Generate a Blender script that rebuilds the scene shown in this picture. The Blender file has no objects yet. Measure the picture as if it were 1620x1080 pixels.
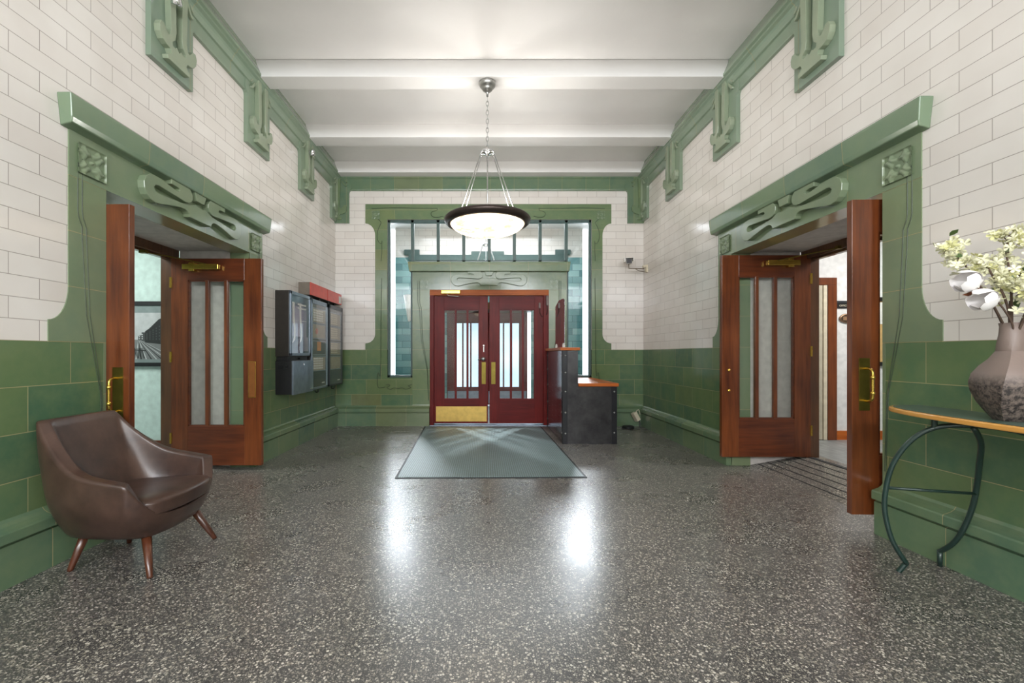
import bpy, bmesh, math, random
from mathutils import Vector, Matrix
random.seed(7)
S = bpy.context.scene
COL = S.collection
PI = math.pi

# ------------------------------------------------------------------ camera
cd = bpy.data.cameras.new('camera'); cam = bpy.data.objects.new('camera', cd); COL.objects.link(cam)
cd.sensor_width = 36.0; cd.lens = 36.0*700/1620
cam.location = (0, 0, 1.2); cam.rotation_euler = (PI/2, 0, 0)
cd.shift_x = (810-766)/1620; cd.shift_y = 20/1620
cd.clip_start = 0.05
S.camera = cam
# ------------------------------------------------------------------ world, lights, exposure
w = bpy.data.worlds.new('world'); S.world = w; w.use_nodes = True
bg = w.node_tree.nodes['Background']; bg.inputs[0].default_value = (0.78, 0.88, 1.0, 1); bg.inputs[1].default_value = 3.0
S.view_settings.view_transform = 'Standard'; S.view_settings.look = 'None'
S.view_settings.gamma = 1.0; S.view_settings.use_curve_mapping = False
S.view_settings.exposure = 0.36

def area(name, loc, size, energy, rot, color=(1, 1, 1), sy=None, spread=None):
    l = bpy.data.lights.new(name, 'AREA'); l.energy = energy; l.color = color
    l.size = size
    if sy: l.shape = 'RECTANGLE'; l.size_y = sy
    if spread: l.spread = spread
    o = bpy.data.objects.new(name, l); COL.objects.link(o); o.location = loc; o.rotation_euler = rot
    return o
WARM = (1, .965, .925); DAY = (.86, .93, 1.0)
def aim(frm, to): return (Vector(to)-Vector(frm)).to_track_quat('-Z', 'Y').to_euler()
# added fill light behind the camera: one panel high at the rear, one each side
area('added_rear_fill', (.08, -3.96, 3.62), 4.3, 250, (math.radians(80), 0, 0), (.94, .97, 1), .95)
area('added_side_fill', (-2.46, -2.3, 2.2), 2.4, 85, (PI/2, 0, math.radians(-90)), (.94, .97, 1), 2.6)
area('added_side_fill', (2.63, -2.3, 2.2), 2.4, 85, (PI/2, 0, math.radians(90)), (.94, .97, 1), 2.6)
# daylight in the entrance vestibule: tall strip windows each side of the street doors
for sx in (-1, 1):
    p = (.1+sx*2.1, 10.12, 3.6)
    area('strip_window_daylight', p, .28, 13, aim(p, (.1+sx*.1, 5.9, 0)), DAY, .6, math.radians(38))
    area('strip_window_daylight', (.11+sx*2.25, 10.2, 2.3), .14, 16, (-PI/2, 0, 0), DAY, 3.0)
# added fill light under the vestibule ceiling, out of view, brightens the lobby floor
area('added_vestibule_fill', (.08, 9.2, 4.09), 3.2, 85, (math.radians(-8), 0, 0), DAY, 1.5)
# ceiling lights of the two side rooms
area('side_room_light', (-4.6, 3.8, 2.85), 1.2, 60, (0, 0, 0), (.93, 1, .98))
area('side_room_light', (4.9, 4.2, 2.95), 1.2, 60, (0, 0, 0), (1, .98, .95))

# ------------------------------------------------------------------ colour and material helpers
def lin(c):
    c /= 255.0
    return c/12.92 if c <= .04045 else ((c+.055)/1.055)**2.4
def rgb(r, g, b): return (lin(r), lin(g), lin(b), 1)
class NT:
    def __init__(s, name):
        s.m = bpy.data.materials.new(name); s.m.use_nodes = True; s.t = s.m.node_tree
        s.b = s.t.nodes['Principled BSDF']; s.out = s.t.nodes['Material Output']
    def n(s, typ, **kw):
        nd = s.t.nodes.new(typ)
        for k, v in kw.items(): setattr(nd, k, v)
        return nd
    def l(s, a, b): s.t.links.new(a, b)
    def mix(s, fac, a, b, typ='MIX'):
        m = s.n('ShaderNodeMix', data_type='RGBA', blend_type=typ)
        for sock, v in ((m.inputs['Factor'], fac), (m.inputs[6], a), (m.inputs[7], b)):
            if hasattr(v, 'links'): s.l(v, sock)
            else: sock.default_value = v
        return m.outputs[2]
    def ramp(s, fac, stops, interp='LINEAR'):
        r = s.n('ShaderNodeValToRGB'); r.color_ramp.interpolation = interp
        e = r.color_ramp.elements
        while len(e) < len(stops): e.new(.5)
        for el, (p, c) in zip(e, stops): el.position = p; el.color = c
        s.l(fac, r.inputs[0]); return r.outputs[0]
    def noise(s, vec, scale, detail=3, rough=.5):
        n = s.n('ShaderNodeTexNoise'); n.inputs['Scale'].default_value = scale
        n.inputs['Detail'].default_value = detail; n.inputs['Roughness'].default_value = rough
        if vec: s.l(vec, n.inputs['Vector'])
        return n.outputs[0]
    def bump(s, h, strength, dist=.002):
        b = s.n('ShaderNodeBump'); b.inputs['Strength'].default_value = strength; b.inputs['Distance'].default_value = dist
        s.l(h, b.inputs['Height']); s.l(b.outputs[0], s.b.inputs['Normal'])
    def pos(s): return s.n('ShaderNodeNewGeometry').outputs['Position']
    def obj(s): return s.n('ShaderNodeTexCoord').outputs['Object']
    def scale(s, vec, sc):
        m = s.n('ShaderNodeMapping'); m.inputs['Scale'].default_value = sc; s.l(vec, m.inputs['Vector']); return m.outputs[0]
def P(name, col, rough=.5, metal=0, coat=0, spec=.5):
    t = NT(name); t.b.inputs['Base Color'].default_value = col; t.b.inputs['Roughness'].default_value = rough
    t.b.inputs['Metallic'].default_value = metal; t.b.inputs['Coat Weight'].default_value = coat
    t.b.inputs['Specular IOR Level'].default_value = spec
    # faint wear so that no surface is dead flat
    nz = t.noise(t.obj(), 14, 4)
    c2 = tuple(min(1, v*1.12) for v in col[:3])+(1,); c1 = tuple(v*.9 for v in col[:3])+(1,)
    t.l(t.ramp(nz, [(.3, c1), (.7, c2)]), t.b.inputs['Base Color'])
    return t.m
def brick_vec(t, axis, ou, oz):
    sep = t.n('ShaderNodeSeparateXYZ'); t.l(t.pos(), sep.inputs[0])
    cmb = t.n('ShaderNodeCombineXYZ'); t.l(sep.outputs[0 if axis == 'x' else 1], cmb.inputs[0]); t.l(sep.outputs[2], cmb.inputs[1])
    m = t.n('ShaderNodeMapping'); m.inputs['Location'].default_value = (-ou+50*0, -oz, 0); t.l(cmb.outputs[0], m.inputs['Vector'])
    return m.outputs[0]
def brick(t, vec, bw, rh, mort, offset=.5, c1=(0, 0, 0, 1), c2=(1, 1, 1, 1), cm=(0, 0, 0, 1)):
    b = t.n('ShaderNodeTexBrick'); b.offset = offset; b.offset_frequency = 2; b.squash = 1
    t.l(vec, b.inputs['Vector']); b.inputs['Scale'].default_value = 1
    b.inputs['Brick Width'].default_value = bw; b.inputs['Row Height'].default_value = rh
    b.inputs['Mortar Size'].default_value = mort; b.inputs['Mortar Smooth'].default_value = .25
    b.inputs['Color1'].default_value = c1; b.inputs['Color2'].default_value = c2; b.inputs['Mortar'].default_value = cm
    return b
def white_tile(axis, ou=0.0):
    t = NT('white_glazed_brick_'+axis)
    v = brick_vec(t, axis, ou, 1.274)
    b = brick(t, v, .325, .1165, .0022)
    tone = t.ramp(b.outputs['Color'], [(0, rgb(222, 215, 208)), (1, rgb(231, 226, 220))])
    tone = t.mix(.35, tone, t.ramp(t.noise(t.pos(), 3, 3), [(.3, rgb(216, 208, 200)), (.7, rgb(236, 231, 225))]))
    t.l(t.mix(b.outputs['Fac'], tone, rgb(172, 163, 155)), t.b.inputs['Base Color'])
    t.b.inputs['Roughness'].default_value = .13
    inv = t.n('ShaderNodeMath', operation='SUBTRACT'); inv.inputs[0].default_value = 1; t.l(b.outputs['Fac'], inv.inputs[1])
    wav = t.n('ShaderNodeMath', operation='MULTIPLY_ADD'); t.l(t.noise(t.pos(), 9, 2), wav.inputs[0]); wav.inputs[1].default_value = .9; t.l(inv.outputs[0], wav.inputs[2])
    t.bump(wav.outputs[0], .55, .0022)
    return t.m
def green_tile(name, axis, bw, rh, ou, oz, mort=.0025, offset=.5, tint=0.0, tcol=(146, 162, 146)):
    t = NT(name)
    v = brick_vec(t, axis, ou, oz)
    b = brick(t, v, bw, rh, mort, offset)
    n1 = t.noise(t.pos(), 1.6, 3); n2 = t.noise(t.pos(), 7, 6, .62)
    g = t.ramp(n1, [(.28, rgb(70, 102, 80)), (.45, rgb(86, 116, 84)), (.58, rgb(102, 124, 88)), (.74, rgb(78, 112, 94))])
    g2 = t.ramp(b.outputs['Color'], [(0, rgb(60, 92, 76)), (.45, rgb(84, 114, 82)), (.8, rgb(104, 120, 76)), (1, rgb(122, 108, 66))])
    g = t.mix(.55, g, g2)
    wear = t.ramp(n2, [(.38, (0, 0, 0, 1)), (.72, (1, 1, 1, 1))])
    fz = t.n('ShaderNodeMath', operation='MULTIPLY'); t.l(wear, fz.inputs[0]); fz.inputs[1].default_value = .38
    g = t.mix(fz.outputs[0], g, rgb(122, 134, 92))
    if tint: g = t.mix(tint, g, rgb(*tcol))
    t.l(t.mix(b.outputs['Fac'], g, rgb(158, 152, 112)), t.b.inputs['Base Color'])
    t.b.inputs['Roughness'].default_value = .2; t.b.inputs['Coat Weight'].default_value = .25; t.b.inputs['Coat Roughness'].default_value = .12
    inv = t.n('ShaderNodeMath', operation='SUBTRACT'); inv.inputs[0].default_value = 1; t.l(b.outputs['Fac'], inv.inputs[1])
    wav = t.n('ShaderNodeMath', operation='MULTIPLY_ADD'); t.l(t.noise(t.pos(), 6, 3), wav.inputs[0]); wav.inputs[1].default_value = 1.3; t.l(inv.outputs[0], wav.inputs[2])
    t.bump(wav.outputs[0], .5, .0025)
    return t.m
def wood(name, dark, light, rough=.28, axis='z', coat=.35, sc=1.0):
    t = NT(name); t.b.inputs['Specular IOR Level'].default_value = .5 if coat else .22
    s = {'z': (9, 9, .7), 'x': (.7, 9, 9), 'y': (9, .7, 9)}[axis]
    v = t.scale(t.obj(), tuple(q*sc for q in s))
    n = t.noise(v, 3.2, 7, .6); n2 = t.noise(t.obj(), 2.0, 2)
    c = t.ramp(n, [(.3, dark), (.7, light)])
    c = t.mix(.35, c, t.ramp(n2, [(.35, dark), (.65, light)]))
    t.l(c, t.b.inputs['Base Color']); t.b.inputs['Roughness'].default_value = rough
    t.b.inputs['Coat Weight'].default_value = coat; t.b.inputs['Coat Roughness'].default_value = .12
    t.bump(n, .08, .001)
    return t.m
def glass(name, tint=(1, 1, 1, 1), rough=0.0, refl=1.0):
    t = NT(name); t.t.nodes.remove(t.b)
    tr = t.n('ShaderNodeBsdfTransparent'); tr.inputs[0].default_value = tint
    gl = t.n('ShaderNodeBsdfGlossy'); gl.inputs['Roughness'].default_value = rough
    # thin pane: the same reflection from either side of each face
    fr = t.n('ShaderNodeFresnel'); bf = t.n('ShaderNodeNewGeometry').outputs['Backfacing']
    io = t.n('ShaderNodeMath', operation='MULTIPLY_ADD'); t.l(bf, io.inputs[0]); io.inputs[1].default_value = 1/1.45-1.45; io.inputs[2].default_value = 1.45; t.l(io.outputs[0], fr.inputs[0])
    mu = t.n('ShaderNodeMath', operation='MULTIPLY'); mu.inputs[1].default_value = refl; mu.use_clamp = True
    t.l(fr.outputs[0], mu.inputs[0])
    mx = t.n('ShaderNodeMixShader'); t.l(mu.outputs[0], mx.inputs[0]); t.l(tr.outputs[0], mx.inputs[1]); t.l(gl.outputs[0], mx.inputs[2])
    t.l(mx.outputs[0], t.out.inputs[0]); return t.m
def emit(name, col, strength, mottled=None):
    t = NT(name); t.b.inputs['Base Color'].default_value = (.6, .6, .6, 1)
    t.b.inputs['Emission Color'].default_value = col; t.b.inputs['Emission Strength'].default_value = strength
    if mottled: t.l(mottled(t), t.b.inputs['Emission Color'])
    return t.m

M = {}
M['tile_y'] = white_tile('y', .05); M['tile_x'] = white_tile('x', .1)
M['dado_y'] = green_tile('green_glazed_block_y', 'y', .5, .25, .17, 1.274)
M['dado_x'] = green_tile('green_glazed_block_x', 'x', .5, .25, .02, 1.274)
M['jamb_y'] = green_tile('green_jamb_block_y', 'y', 9, .335, -2, 1.274, tint=.45, tcol=(148, 158, 126))
M['jamb_x'] = green_tile('green_jamb_block_x', 'x', 9, .335, -6, 1.274, tint=.22, tcol=(146, 154, 110))
M['lint_y'] = green_tile('green_lintel_block_y', 'y', .72, .6, .36, 2.1, offset=0, tint=.5, tcol=(148, 160, 130))
M['lint_x'] = green_tile('green_lintel_block_x', 'x', .65, .6, .085, 2.1, offset=0, tint=.22, tcol=(146, 154, 110))
M['cap_y'] = green_tile('green_cap_block_y', 'y', .62, .9, .1, 2.1, offset=0, tint=.42, tcol=(140, 158, 138))
M['frz_y'] = green_tile('green_frieze_block_y', 'y', .6, 2, .1, 3, offset=0, tint=.62)
M['frz_x'] = green_tile('green_frieze_block_x', 'x', .4, 2, .1, 3, offset=0, tint=.2)
M['ledge'] = green_tile('green_ledge_block', 'y', .55, 2, .3, -1, offset=0, tint=.12)
M['ledge_x'] = green_tile('green_ledge_block_x', 'x', .5, 2, .2, -1, offset=0, tint=.12)
M['orn'] = green_tile('green_relief_glaze', 'y', 60, 60, -30, -30, tint=.6, tcol=(172, 180, 156))
M['orn_b'] = green_tile('green_relief_glaze_back', 'y', 60, 60, -30, -30, tint=.3, tcol=(150, 160, 120))
M['orn_d'] = green_tile('green_doorway_relief_glaze', 'y', 60, 60, -30, -30, tint=.5, tcol=(158, 168, 138))
M['groove'] = P('groove_shade', rgb(58, 72, 50), .5)  # dark colour stands in for the shade inside incised lines
t = NT('white_ceiling_paint')
t.l(t.ramp(t.noise(t.pos(), 1.3, 3), [(.3, rgb(226, 224, 222)), (.7, rgb(234, 232, 230))]), t.b.inputs['Base Color']); t.b.inputs['Roughness'].default_value = .6
t.bump(t.noise(t.pos(), 60, 2), .05, .001); M['ceil'] = t.m
M['plaster'] = P('warm_white_plaster', rgb(206, 200, 194), .7)
M['mint'] = P('pale_mint_wall_paint', rgb(188, 208, 200), .6)
M['whitewall'] = P('white_wall_paint', rgb(222, 222, 220), .6)
# terrazzo
t = NT('grey_terrazzo')
vo = t.n('ShaderNodeTexVoronoi', feature='F1'); vo.inputs['Scale'].default_value = 100; t.l(t.scale(t.pos(), (1, 1, 1)), vo.inputs['Vector'])
vo2 = t.n('ShaderNodeTexVoronoi', feature='F1'); vo2.inputs['Scale'].default_value = 220; t.l(t.pos(), vo2.inputs['Vector'])
def chips(v, thr, rad):
    s = t.n('ShaderNodeSeparateColor'); t.l(v.outputs['Color'], s.inputs[0])
    a = t.n('ShaderNodeMath', operation='GREATER_THAN'); t.l(s.outputs[0], a.inputs[0]); a.inputs[1].default_value = thr
    r = t.n('ShaderNodeMath', operation='MULTIPLY_ADD'); t.l(s.outputs[1], r.inputs[0]); r.inputs[1].default_value = rad*.8; r.inputs[2].default_value = rad*.5
    d = t.n('ShaderNodeMath', operation='LESS_THAN'); t.l(v.outputs['Distance'], d.inputs[0]); t.l(r.outputs[0], d.inputs[1])
    m = t.n('ShaderNodeMath', operation='MULTIPLY'); t.l(a.outputs[0], m.inputs[0]); t.l(d.outputs[0], m.inputs[1])
    return m.outputs[0], s.outputs[2]
c1, tone1 = chips(vo, .45, .5); c2, tone2 = chips(vo2, .5, .55)
base = t.ramp(t.noise(t.pos(), 1.1, 4), [(.3, rgb(64, 63, 62)), (.7, rgb(82, 80, 79))])
base = t.mix(c2, base, t.ramp(tone2, [(0, rgb(120, 116, 108)), (.6, rgb(160, 155, 145)), (1, rgb(40, 40, 42))]))
base = t.mix(c1, base, t.ramp(tone1, [(0, rgb(120, 114, 104)), (.5, rgb(176, 170, 156)), (.85, rgb(200, 194, 182)), (1, rgb(66, 64, 64))]))
t.l(base, t.b.inputs['Base Color']); t.b.inputs['Roughness'].default_value = .24; t.b.inputs['Specular IOR Level'].default_value = .8
rr = t.ramp(t.noise(t.pos(), 2.3, 4), [(.3, (.25, .25, .25, 1)), (.7, (.32, .32, .32, 1))]); t.l(rr, t.b.inputs['Roughness'])
M['terrazzo'] = t.m
t = NT('grey_corridor_floor'); t.l(t.ramp(t.noise(t.scale(t.pos(), (2, .5, 1)), 12, 5), [(.3, rgb(118, 122, 122)), (.7, rgb(150, 154, 153))]), t.b.inputs['Base Color']); t.b.inputs['Roughness'].default_value = .4; M['corrfloor'] = t.m
# mat
t = NT('grey_green_ribbed_mat')
v = t.scale(t.pos(), (1, 1, 1)); bk = brick(t, v, .022, .022, .0045, 0, rgb(124, 144, 144), rgb(136, 156, 156), rgb(86, 100, 100))
t.l(bk.outputs['Color'], t.b.inputs['Base Color']); t.b.inputs['Roughness'].default_value = .48; t.b.inputs['Specular IOR Level'].default_value = .8
inv = t.n('ShaderNodeMath', operation='SUBTRACT'); inv.inputs[0].default_value = 1; t.l(bk.outputs['Fac'], inv.inputs[1]); t.bump(inv.outputs[0], .6, .003)
M['mat'] = t.m
M['rubber'] = P('black_rubber', rgb(38, 40, 42), .6)
M['mahog'] = wood('mahogany_door', rgb(70, 30, 14), rgb(130, 70, 34), coat=.2)
M['mahog_h'] = wood('mahogany_door_rail', rgb(64, 27, 13), rgb(120, 60, 30), axis='x', coat=.2)
M['redwood'] = wood('red_mahogany_door', rgb(84, 18, 18), rgb(122, 32, 28), coat=0, rough=.42)
M['redwood_h'] = wood('red_mahogany_rail', rgb(80, 18, 18), rgb(118, 30, 28), axis='x', coat=0, rough=.42)
M['orangewood'] = wood('orange_varnished_wood', rgb(150, 70, 26), rgb(200, 110, 46), axis='x', coat=0, rough=.4)
M['darkwood'] = wood('dark_stained_wood', rgb(62, 38, 24), rgb(104, 68, 42))
M['maple'] = wood('honey_maple_edge', rgb(196, 132, 58), rgb(226, 168, 88), axis='y', rough=.25)
M['brass'] = P('polished_brass', rgb(212, 176, 84), .26, 1)
M['brassplate'] = P('satin_brass', rgb(204, 172, 96), .45, .75)
M['brassolive'] = P('aged_brass', rgb(122, 108, 52), .38, 1)
M['bronze'] = P('dark_bronze', rgb(70, 60, 56), .35, .7)
M['nickel'] = P('brushed_nickel', rgb(188, 188, 186), .28, 1)
M['chrome'] = P('chrome', rgb(220, 220, 222), .1, 1)
M['frame'] = P('slate_green_window_paint', rgb(66, 88, 84), .4)
M['glass'] = glass('clear_glass'); M['glassd'] = glass('door_glass', (.98, 1, .99, 1))
M['acrylic'] = glass('clear_acrylic', (.96, .97, .97, 1), .0, 2.2)
M['leather'] = None
t = NT('brown_leather'); n1 = t.noise(t.obj(), 3.5, 6, .65); vv = t.n('ShaderNodeTexVoronoi'); vv.inputs['Scale'].default_value = 260; t.l(t.obj(), vv.inputs['Vector'])
t.l(t.ramp(n1, [(.3, rgb(46, 32, 28)), (.7, rgb(88, 66, 56))]), t.b.inputs['Base Color']); t.b.inputs['Roughness'].default_value = .3
t.bump(vv.outputs['Distance'], .12, .001); M['leather'] = t.m
M['walnut'] = wood('walnut_leg', rgb(60, 30, 18), rgb(98, 54, 34))
M['steel'] = None
t = NT('blackened_steel'); t.l(t.ramp(t.noise(t.obj(), 5, 6, .65), [(.3, rgb(48, 48, 50)), (.7, rgb(76, 75, 76))]), t.b.inputs['Base Color']); t.b.inputs['Metallic'].default_value = .75; t.b.inputs['Roughness'].default_value = .33; M['steel'] = t.m
t = NT('polished_steel_sheet'); t.l(t.ramp(t.noise(t.obj(), 4, 6, .65), [(.3, rgb(120, 118, 122)), (.7, rgb(160, 158, 162))]), t.b.inputs['Base Color']); t.b.inputs['Metallic'].default_value = .95; t.b.inputs['Roughness'].default_value = .16; M['steelshine'] = t.m
M['blacksteel'] = P('black_painted_steel', rgb(30, 31, 35), .35, .3)
M['black'] = P('black_plastic', rgb(24, 24, 26), .45)
M['cabinet'] = P('dark_brown_grey_metal', rgb(58, 54, 50), .4, .4)
M['alu'] = P('bluish_aluminium', rgb(140, 152, 166), .35, .85)
M['aludark'] = P('dark_panel_metal', rgb(70, 74, 78), .38, .6)
M['navy'] = P('dark_navy_panel', rgb(30, 42, 54), .35)
M['beigepanel'] = P('beige_button_panel', rgb(168, 158, 142), .5)
M['red'] = P('bright_red_enamel', rgb(218, 66, 44), .35)
M['redgrey'] = P('taupe_grey_metal', rgb(116, 106, 94), .5)
M['white'] = P('white_plastic', rgb(228, 226, 220), .45)
M['cream'] = P('cream_plastic', rgb(214, 204, 180), .5)
M['greenmetal'] = P('dark_green_enamelled_steel', rgb(34, 56, 50), .3, .1, .3)
M['inlay'] = P('grey_green_laminate', rgb(78, 96, 86), .35)
M['petal'] = P('cream_petal', rgb(232, 230, 196), .6); M['petal2'] = P('yellow_green_petal', rgb(222, 220, 160), .6)
M['magnolia'] = P('white_magnolia_petal', rgb(238, 234, 232), .55)
M['leaf'] = P('green_leaf', rgb(70, 92, 46), .45); M['leafb'] = P('brown_leaf_underside', rgb(110, 62, 36), .6)
M['twig'] = P('grey_brown_twig', rgb(84, 66, 54), .8)
t = NT('speckled_stoneware_vase'); pz = t.n('ShaderNodeSeparateXYZ'); t.l(t.obj(), pz.inputs[0])
zf = t.n('ShaderNodeMapRange'); zf.inputs[1].default_value = .15; zf.inputs[2].default_value = .21; t.l(pz.outputs[2], zf.inputs[0])
sp = t.ramp(t.noise(t.obj(), 60, 4, .7), [(.42, rgb(44, 39, 38)), (.58, rgb(112, 100, 92))])
t.l(t.mix(zf.outputs[0], sp, rgb(128, 112, 104)), t.b.inputs['Base Color']); t.b.inputs['Roughness'].default_value = .45; t.bump(t.noise(t.obj(), 70, 3), .25, .002); M['vase'] = t.m
def alab(t):
    n = t.noise(t.scale(t.obj(), (1, 1, 2)), 4.5, 5, .6)
    return t.ramp(n, [(.32, rgb(255, 226, 180)), (.5, rgb(255, 240, 212)), (.60, rgb(196, 156, 116)), (.70, rgb(255, 248, 228))])
M['alab'] = emit('glowing_alabaster_bowl', (1, .92, .8, 1), 1.85, alab)

# ------------------------------------------------------------------ mesh helpers
def B(): return bmesh.new()
def box(bm, x0, x1, y0, y1, z0, z1, mx=None):
    vs = [bm.verts.new((x, y, z)) for x in (x0, x1) for y in (y0, y1) for z in (z0, z1)]
    for f in ((0, 1, 3, 2), (4, 6, 7, 5), (0, 4, 5, 1), (2, 3, 7, 6), (0, 2, 6, 4), (1, 5, 7, 3)): bm.faces.new([vs[i] for i in f])
    if mx:
        for v in vs: v.co = mx @ v.co
    return vs
def prism(bm, pts, fn, d0, d1):
    """closed outline pts (s,h) extruded from depth d0 to d1; fn(s,h,d) gives the world point"""
    a = [bm.verts.new(fn(s, h, d0)) for s, h in pts]; b = [bm.verts.new(fn(s, h, d1)) for s, h in pts]
    n = len(pts)
    bm.faces.new(a[::-1]); bm.faces.new(b)
    for i in range(n): bm.faces.new((a[i], a[(i+1) % n], b[(i+1) % n], b[i]))
def tube(bm, pts, r, seg=8, caps=True):
    pts = [Vector(p) for p in pts]; rings = []
    rs = r if isinstance(r, (list, tuple)) else [r]*len(pts)
    up = None
    for i, p in enumerate(pts):
        d = (pts[min(i+1, len(pts)-1)]-pts[max(i-1, 0)]).normalized()
        if up is None: up = Vector((0, 0, 1)) if abs(d.z) < .9 else Vector((1, 0, 0))
        s = d.cross(up).normalized(); u = s.cross(d).normalized(); up = u
        rings.append([bm.verts.new(p+(s*math.cos(2*PI*k/seg)+u*math.sin(2*PI*k/seg))*rs[i]) for k in range(seg)])
    for a, b in zip(rings, rings[1:]):
        for k in range(seg): bm.faces.new((a[k], a[(k+1) % seg], b[(k+1) % seg], b[k]))
    if caps: bm.faces.new(rings[0][::-1]); bm.faces.new(rings[-1])
def lathe(bm, prof, c=(0, 0, 0), seg=32, axis='z', close=False):
    rings = []
    for r, h in prof:
        ring = []
        for k in range(seg):
            a = 2*PI*k/seg; p = (r*math.cos(a), r*math.sin(a), h)
            if axis == 'y': p = (p[0], p[2], p[1])
            if axis == 'x': p = (p[2], p[0], p[1])
            ring.append(bm.verts.new((c[0]+p[0], c[1]+p[1], c[2]+p[2])))
        rings.append(ring)
    for a, b in zip(rings, rings[1:]):
        for k in range(seg): bm.faces.new((a[k], a[(k+1) % seg], b[(k+1) % seg], b[k]))
    if close:
        bm.faces.new(rings[0][::-1]); bm.faces.new(rings[-1])
def smooth_pts(ctrl, n=8):
    c = [Vector(p) for p in ctrl]; out = []
    for i in range(len(c)-1):
        p0 = c[max(i-1, 0)]; p1 = c[i]; p2 = c[i+1]; p3 = c[min(i+2, len(c)-1)]
        for k in range(n):
            t_ = k/n
            out.append(.5*((2*p1)+(p2-p0)*t_+(2*p0-5*p1+4*p2-p3)*t_*t_+(3*p1-p0-3*p2+p3)*t_**3))
    out.append(c[-1]); return out
def obj(name, bm, mat, parent=None, smooth=False, bevel=0, subsurf=0, recalc=True):
    if recalc: bmesh.ops.recalc_face_normals(bm, faces=bm.faces)
    me = bpy.data.meshes.new(name); bm.to_mesh(me); bm.free()
    mats = mat if isinstance(mat, list) else [mat]
    for m in mats: me.materials.append(m)
    if smooth:
        for p in me.polygons: p.use_smooth = True
    o = bpy.data.objects.new(name, me); COL.objects.link(o)
    if parent: o.parent = parent
    if subsurf:
        md = o.modifiers.new('subdivision', 'SUBSURF'); md.levels = subsurf; md.render_levels = subsurf
    if bevel:
        md = o.modifiers.new('bevel', 'BEVEL'); md.width = bevel; md.segments = 2; md.limit_method = 'ANGLE'; md.angle_limit = math.radians(40)
    return o
def autosmooth(o, ang=40):
    for p in o.data.polygons: p.use_smooth = True
    bm = bmesh.new(); bm.from_mesh(o.data)
    for e in bm.edges:
        if len(e.link_faces) == 2 and e.calc_face_angle(0) > math.radians(ang): e.smooth = False
    bm.to_mesh(o.data); bm.free(); return o
def tag(o, label=None, cat=None, group=None, kind=None):
    if label: o['label'] = label
    if cat: o['category'] = cat
    if group: o['group'] = group
    if kind: o['kind'] = kind
    return o
def empty(name, loc=(0, 0, 0), rz=0):
    o = bpy.data.objects.new(name, None); COL.objects.link(o); o.location = loc; o.rotation_euler = (0, 0, rz); o.empty_display_size = .1
    return o
def text_mesh(body, size, depth=.001):
    c = bpy.data.curves.new('lettering', 'FONT'); c.body = body; c.size = size; c.extrude = depth; c.align_x = 'LEFT'
    tmp = bpy.data.objects.new('lettering_source', c); COL.objects.link(tmp)
    bpy.context.view_layer.update()
    me = bpy.data.meshes.new_from_object(tmp.evaluated_get(bpy.context.evaluated_depsgraph_get()))
    bpy.data.objects.remove(tmp); return me

XL, XR, YB = -2.50, 2.67, 7.43        # wall faces of the lobby
ZD = 1.274                             # top of the green dado
ZB, ZC, ZF = 4.16, 4.34, 3.935         # beam undersides, ceiling, bottom of the frieze
def FL(s, h, d): return (XL+d, s, h)
def FR(s, h, d): return (XR-d, s, h)
def FB(s, h, d): return (s, YB-d, h)
L0, L1 = 2.92, 4.704                   # left doorway
R0, R1 = 2.96, 4.77                    # right doorway
ZO = 2.28

# ------------------------------------------------------------------ floor
bm = B(); box(bm, XL-.2, XR+.2, -4.2, YB+.2, -.12, 0)
tag(obj('floor', bm, M['terrazzo']), 'grey speckled terrazzo floor of the lobby', 'floor', kind='structure')
bm = B(); prism(bm, [(XR+.2, -.1), (XR+.2, 0), (XR+.75, .1), (XR+.95, .1), (XR+.95, -.1)], lambda s, h, d: (s, d, h), R0-.02, R1+.02)
tag(obj('floor', bm, M['terrazzo']), 'terrazzo ramp rising into the right doorway', 'floor', kind='structure')
bm = B()
for k in range(5):
    x = XR+.28+k*.1; z = .1*(x-XR-.2)/.55; box(bm, x, x+.012, R0, R1, z-.004, z+.0035)
box(bm, XR+.78, XR+.83, R0, R1, .098, .106)
tag(obj('trim_1', bm, M['rubber']), 'dark grip lines and sill bar across the ramp of the right doorway', 'grip lines', kind='structure')
bm = B(); prism(bm, [(XL-.2, -.1), (XL-.2, 0), (XL-.7, .045), (XL-.95, .045), (XL-.95, -.1)], lambda s, h, d: (s, d, h), L0-.02, L1+.02)
tag(obj('floor', bm, M['terrazzo']), 'terrazzo ramp rising into the left doorway', 'floor', kind='structure')
bm = B(); box(bm, XR+.95, 8.2, .8, 5.9, -.1, .1); tag(obj('floor', bm, M['corrfloor']), 'grey floor of the corridor beyond the right doorway', 'floor', kind='structure')
bm = B(); box(bm, -7.0, XL-.95, .8, 5.5, -.1, .045); tag(obj('floor', bm, M['corrfloor']), 'grey floor of the room beyond the left doorway', 'floor', kind='structure')
bm = B(); box(bm, -2.6, 2.82, YB+.2, 10.7, -.12, 0); tag(obj('floor', bm, M['corrfloor']), 'grey floor of the entrance vestibule', 'floor', kind='structure')

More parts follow.
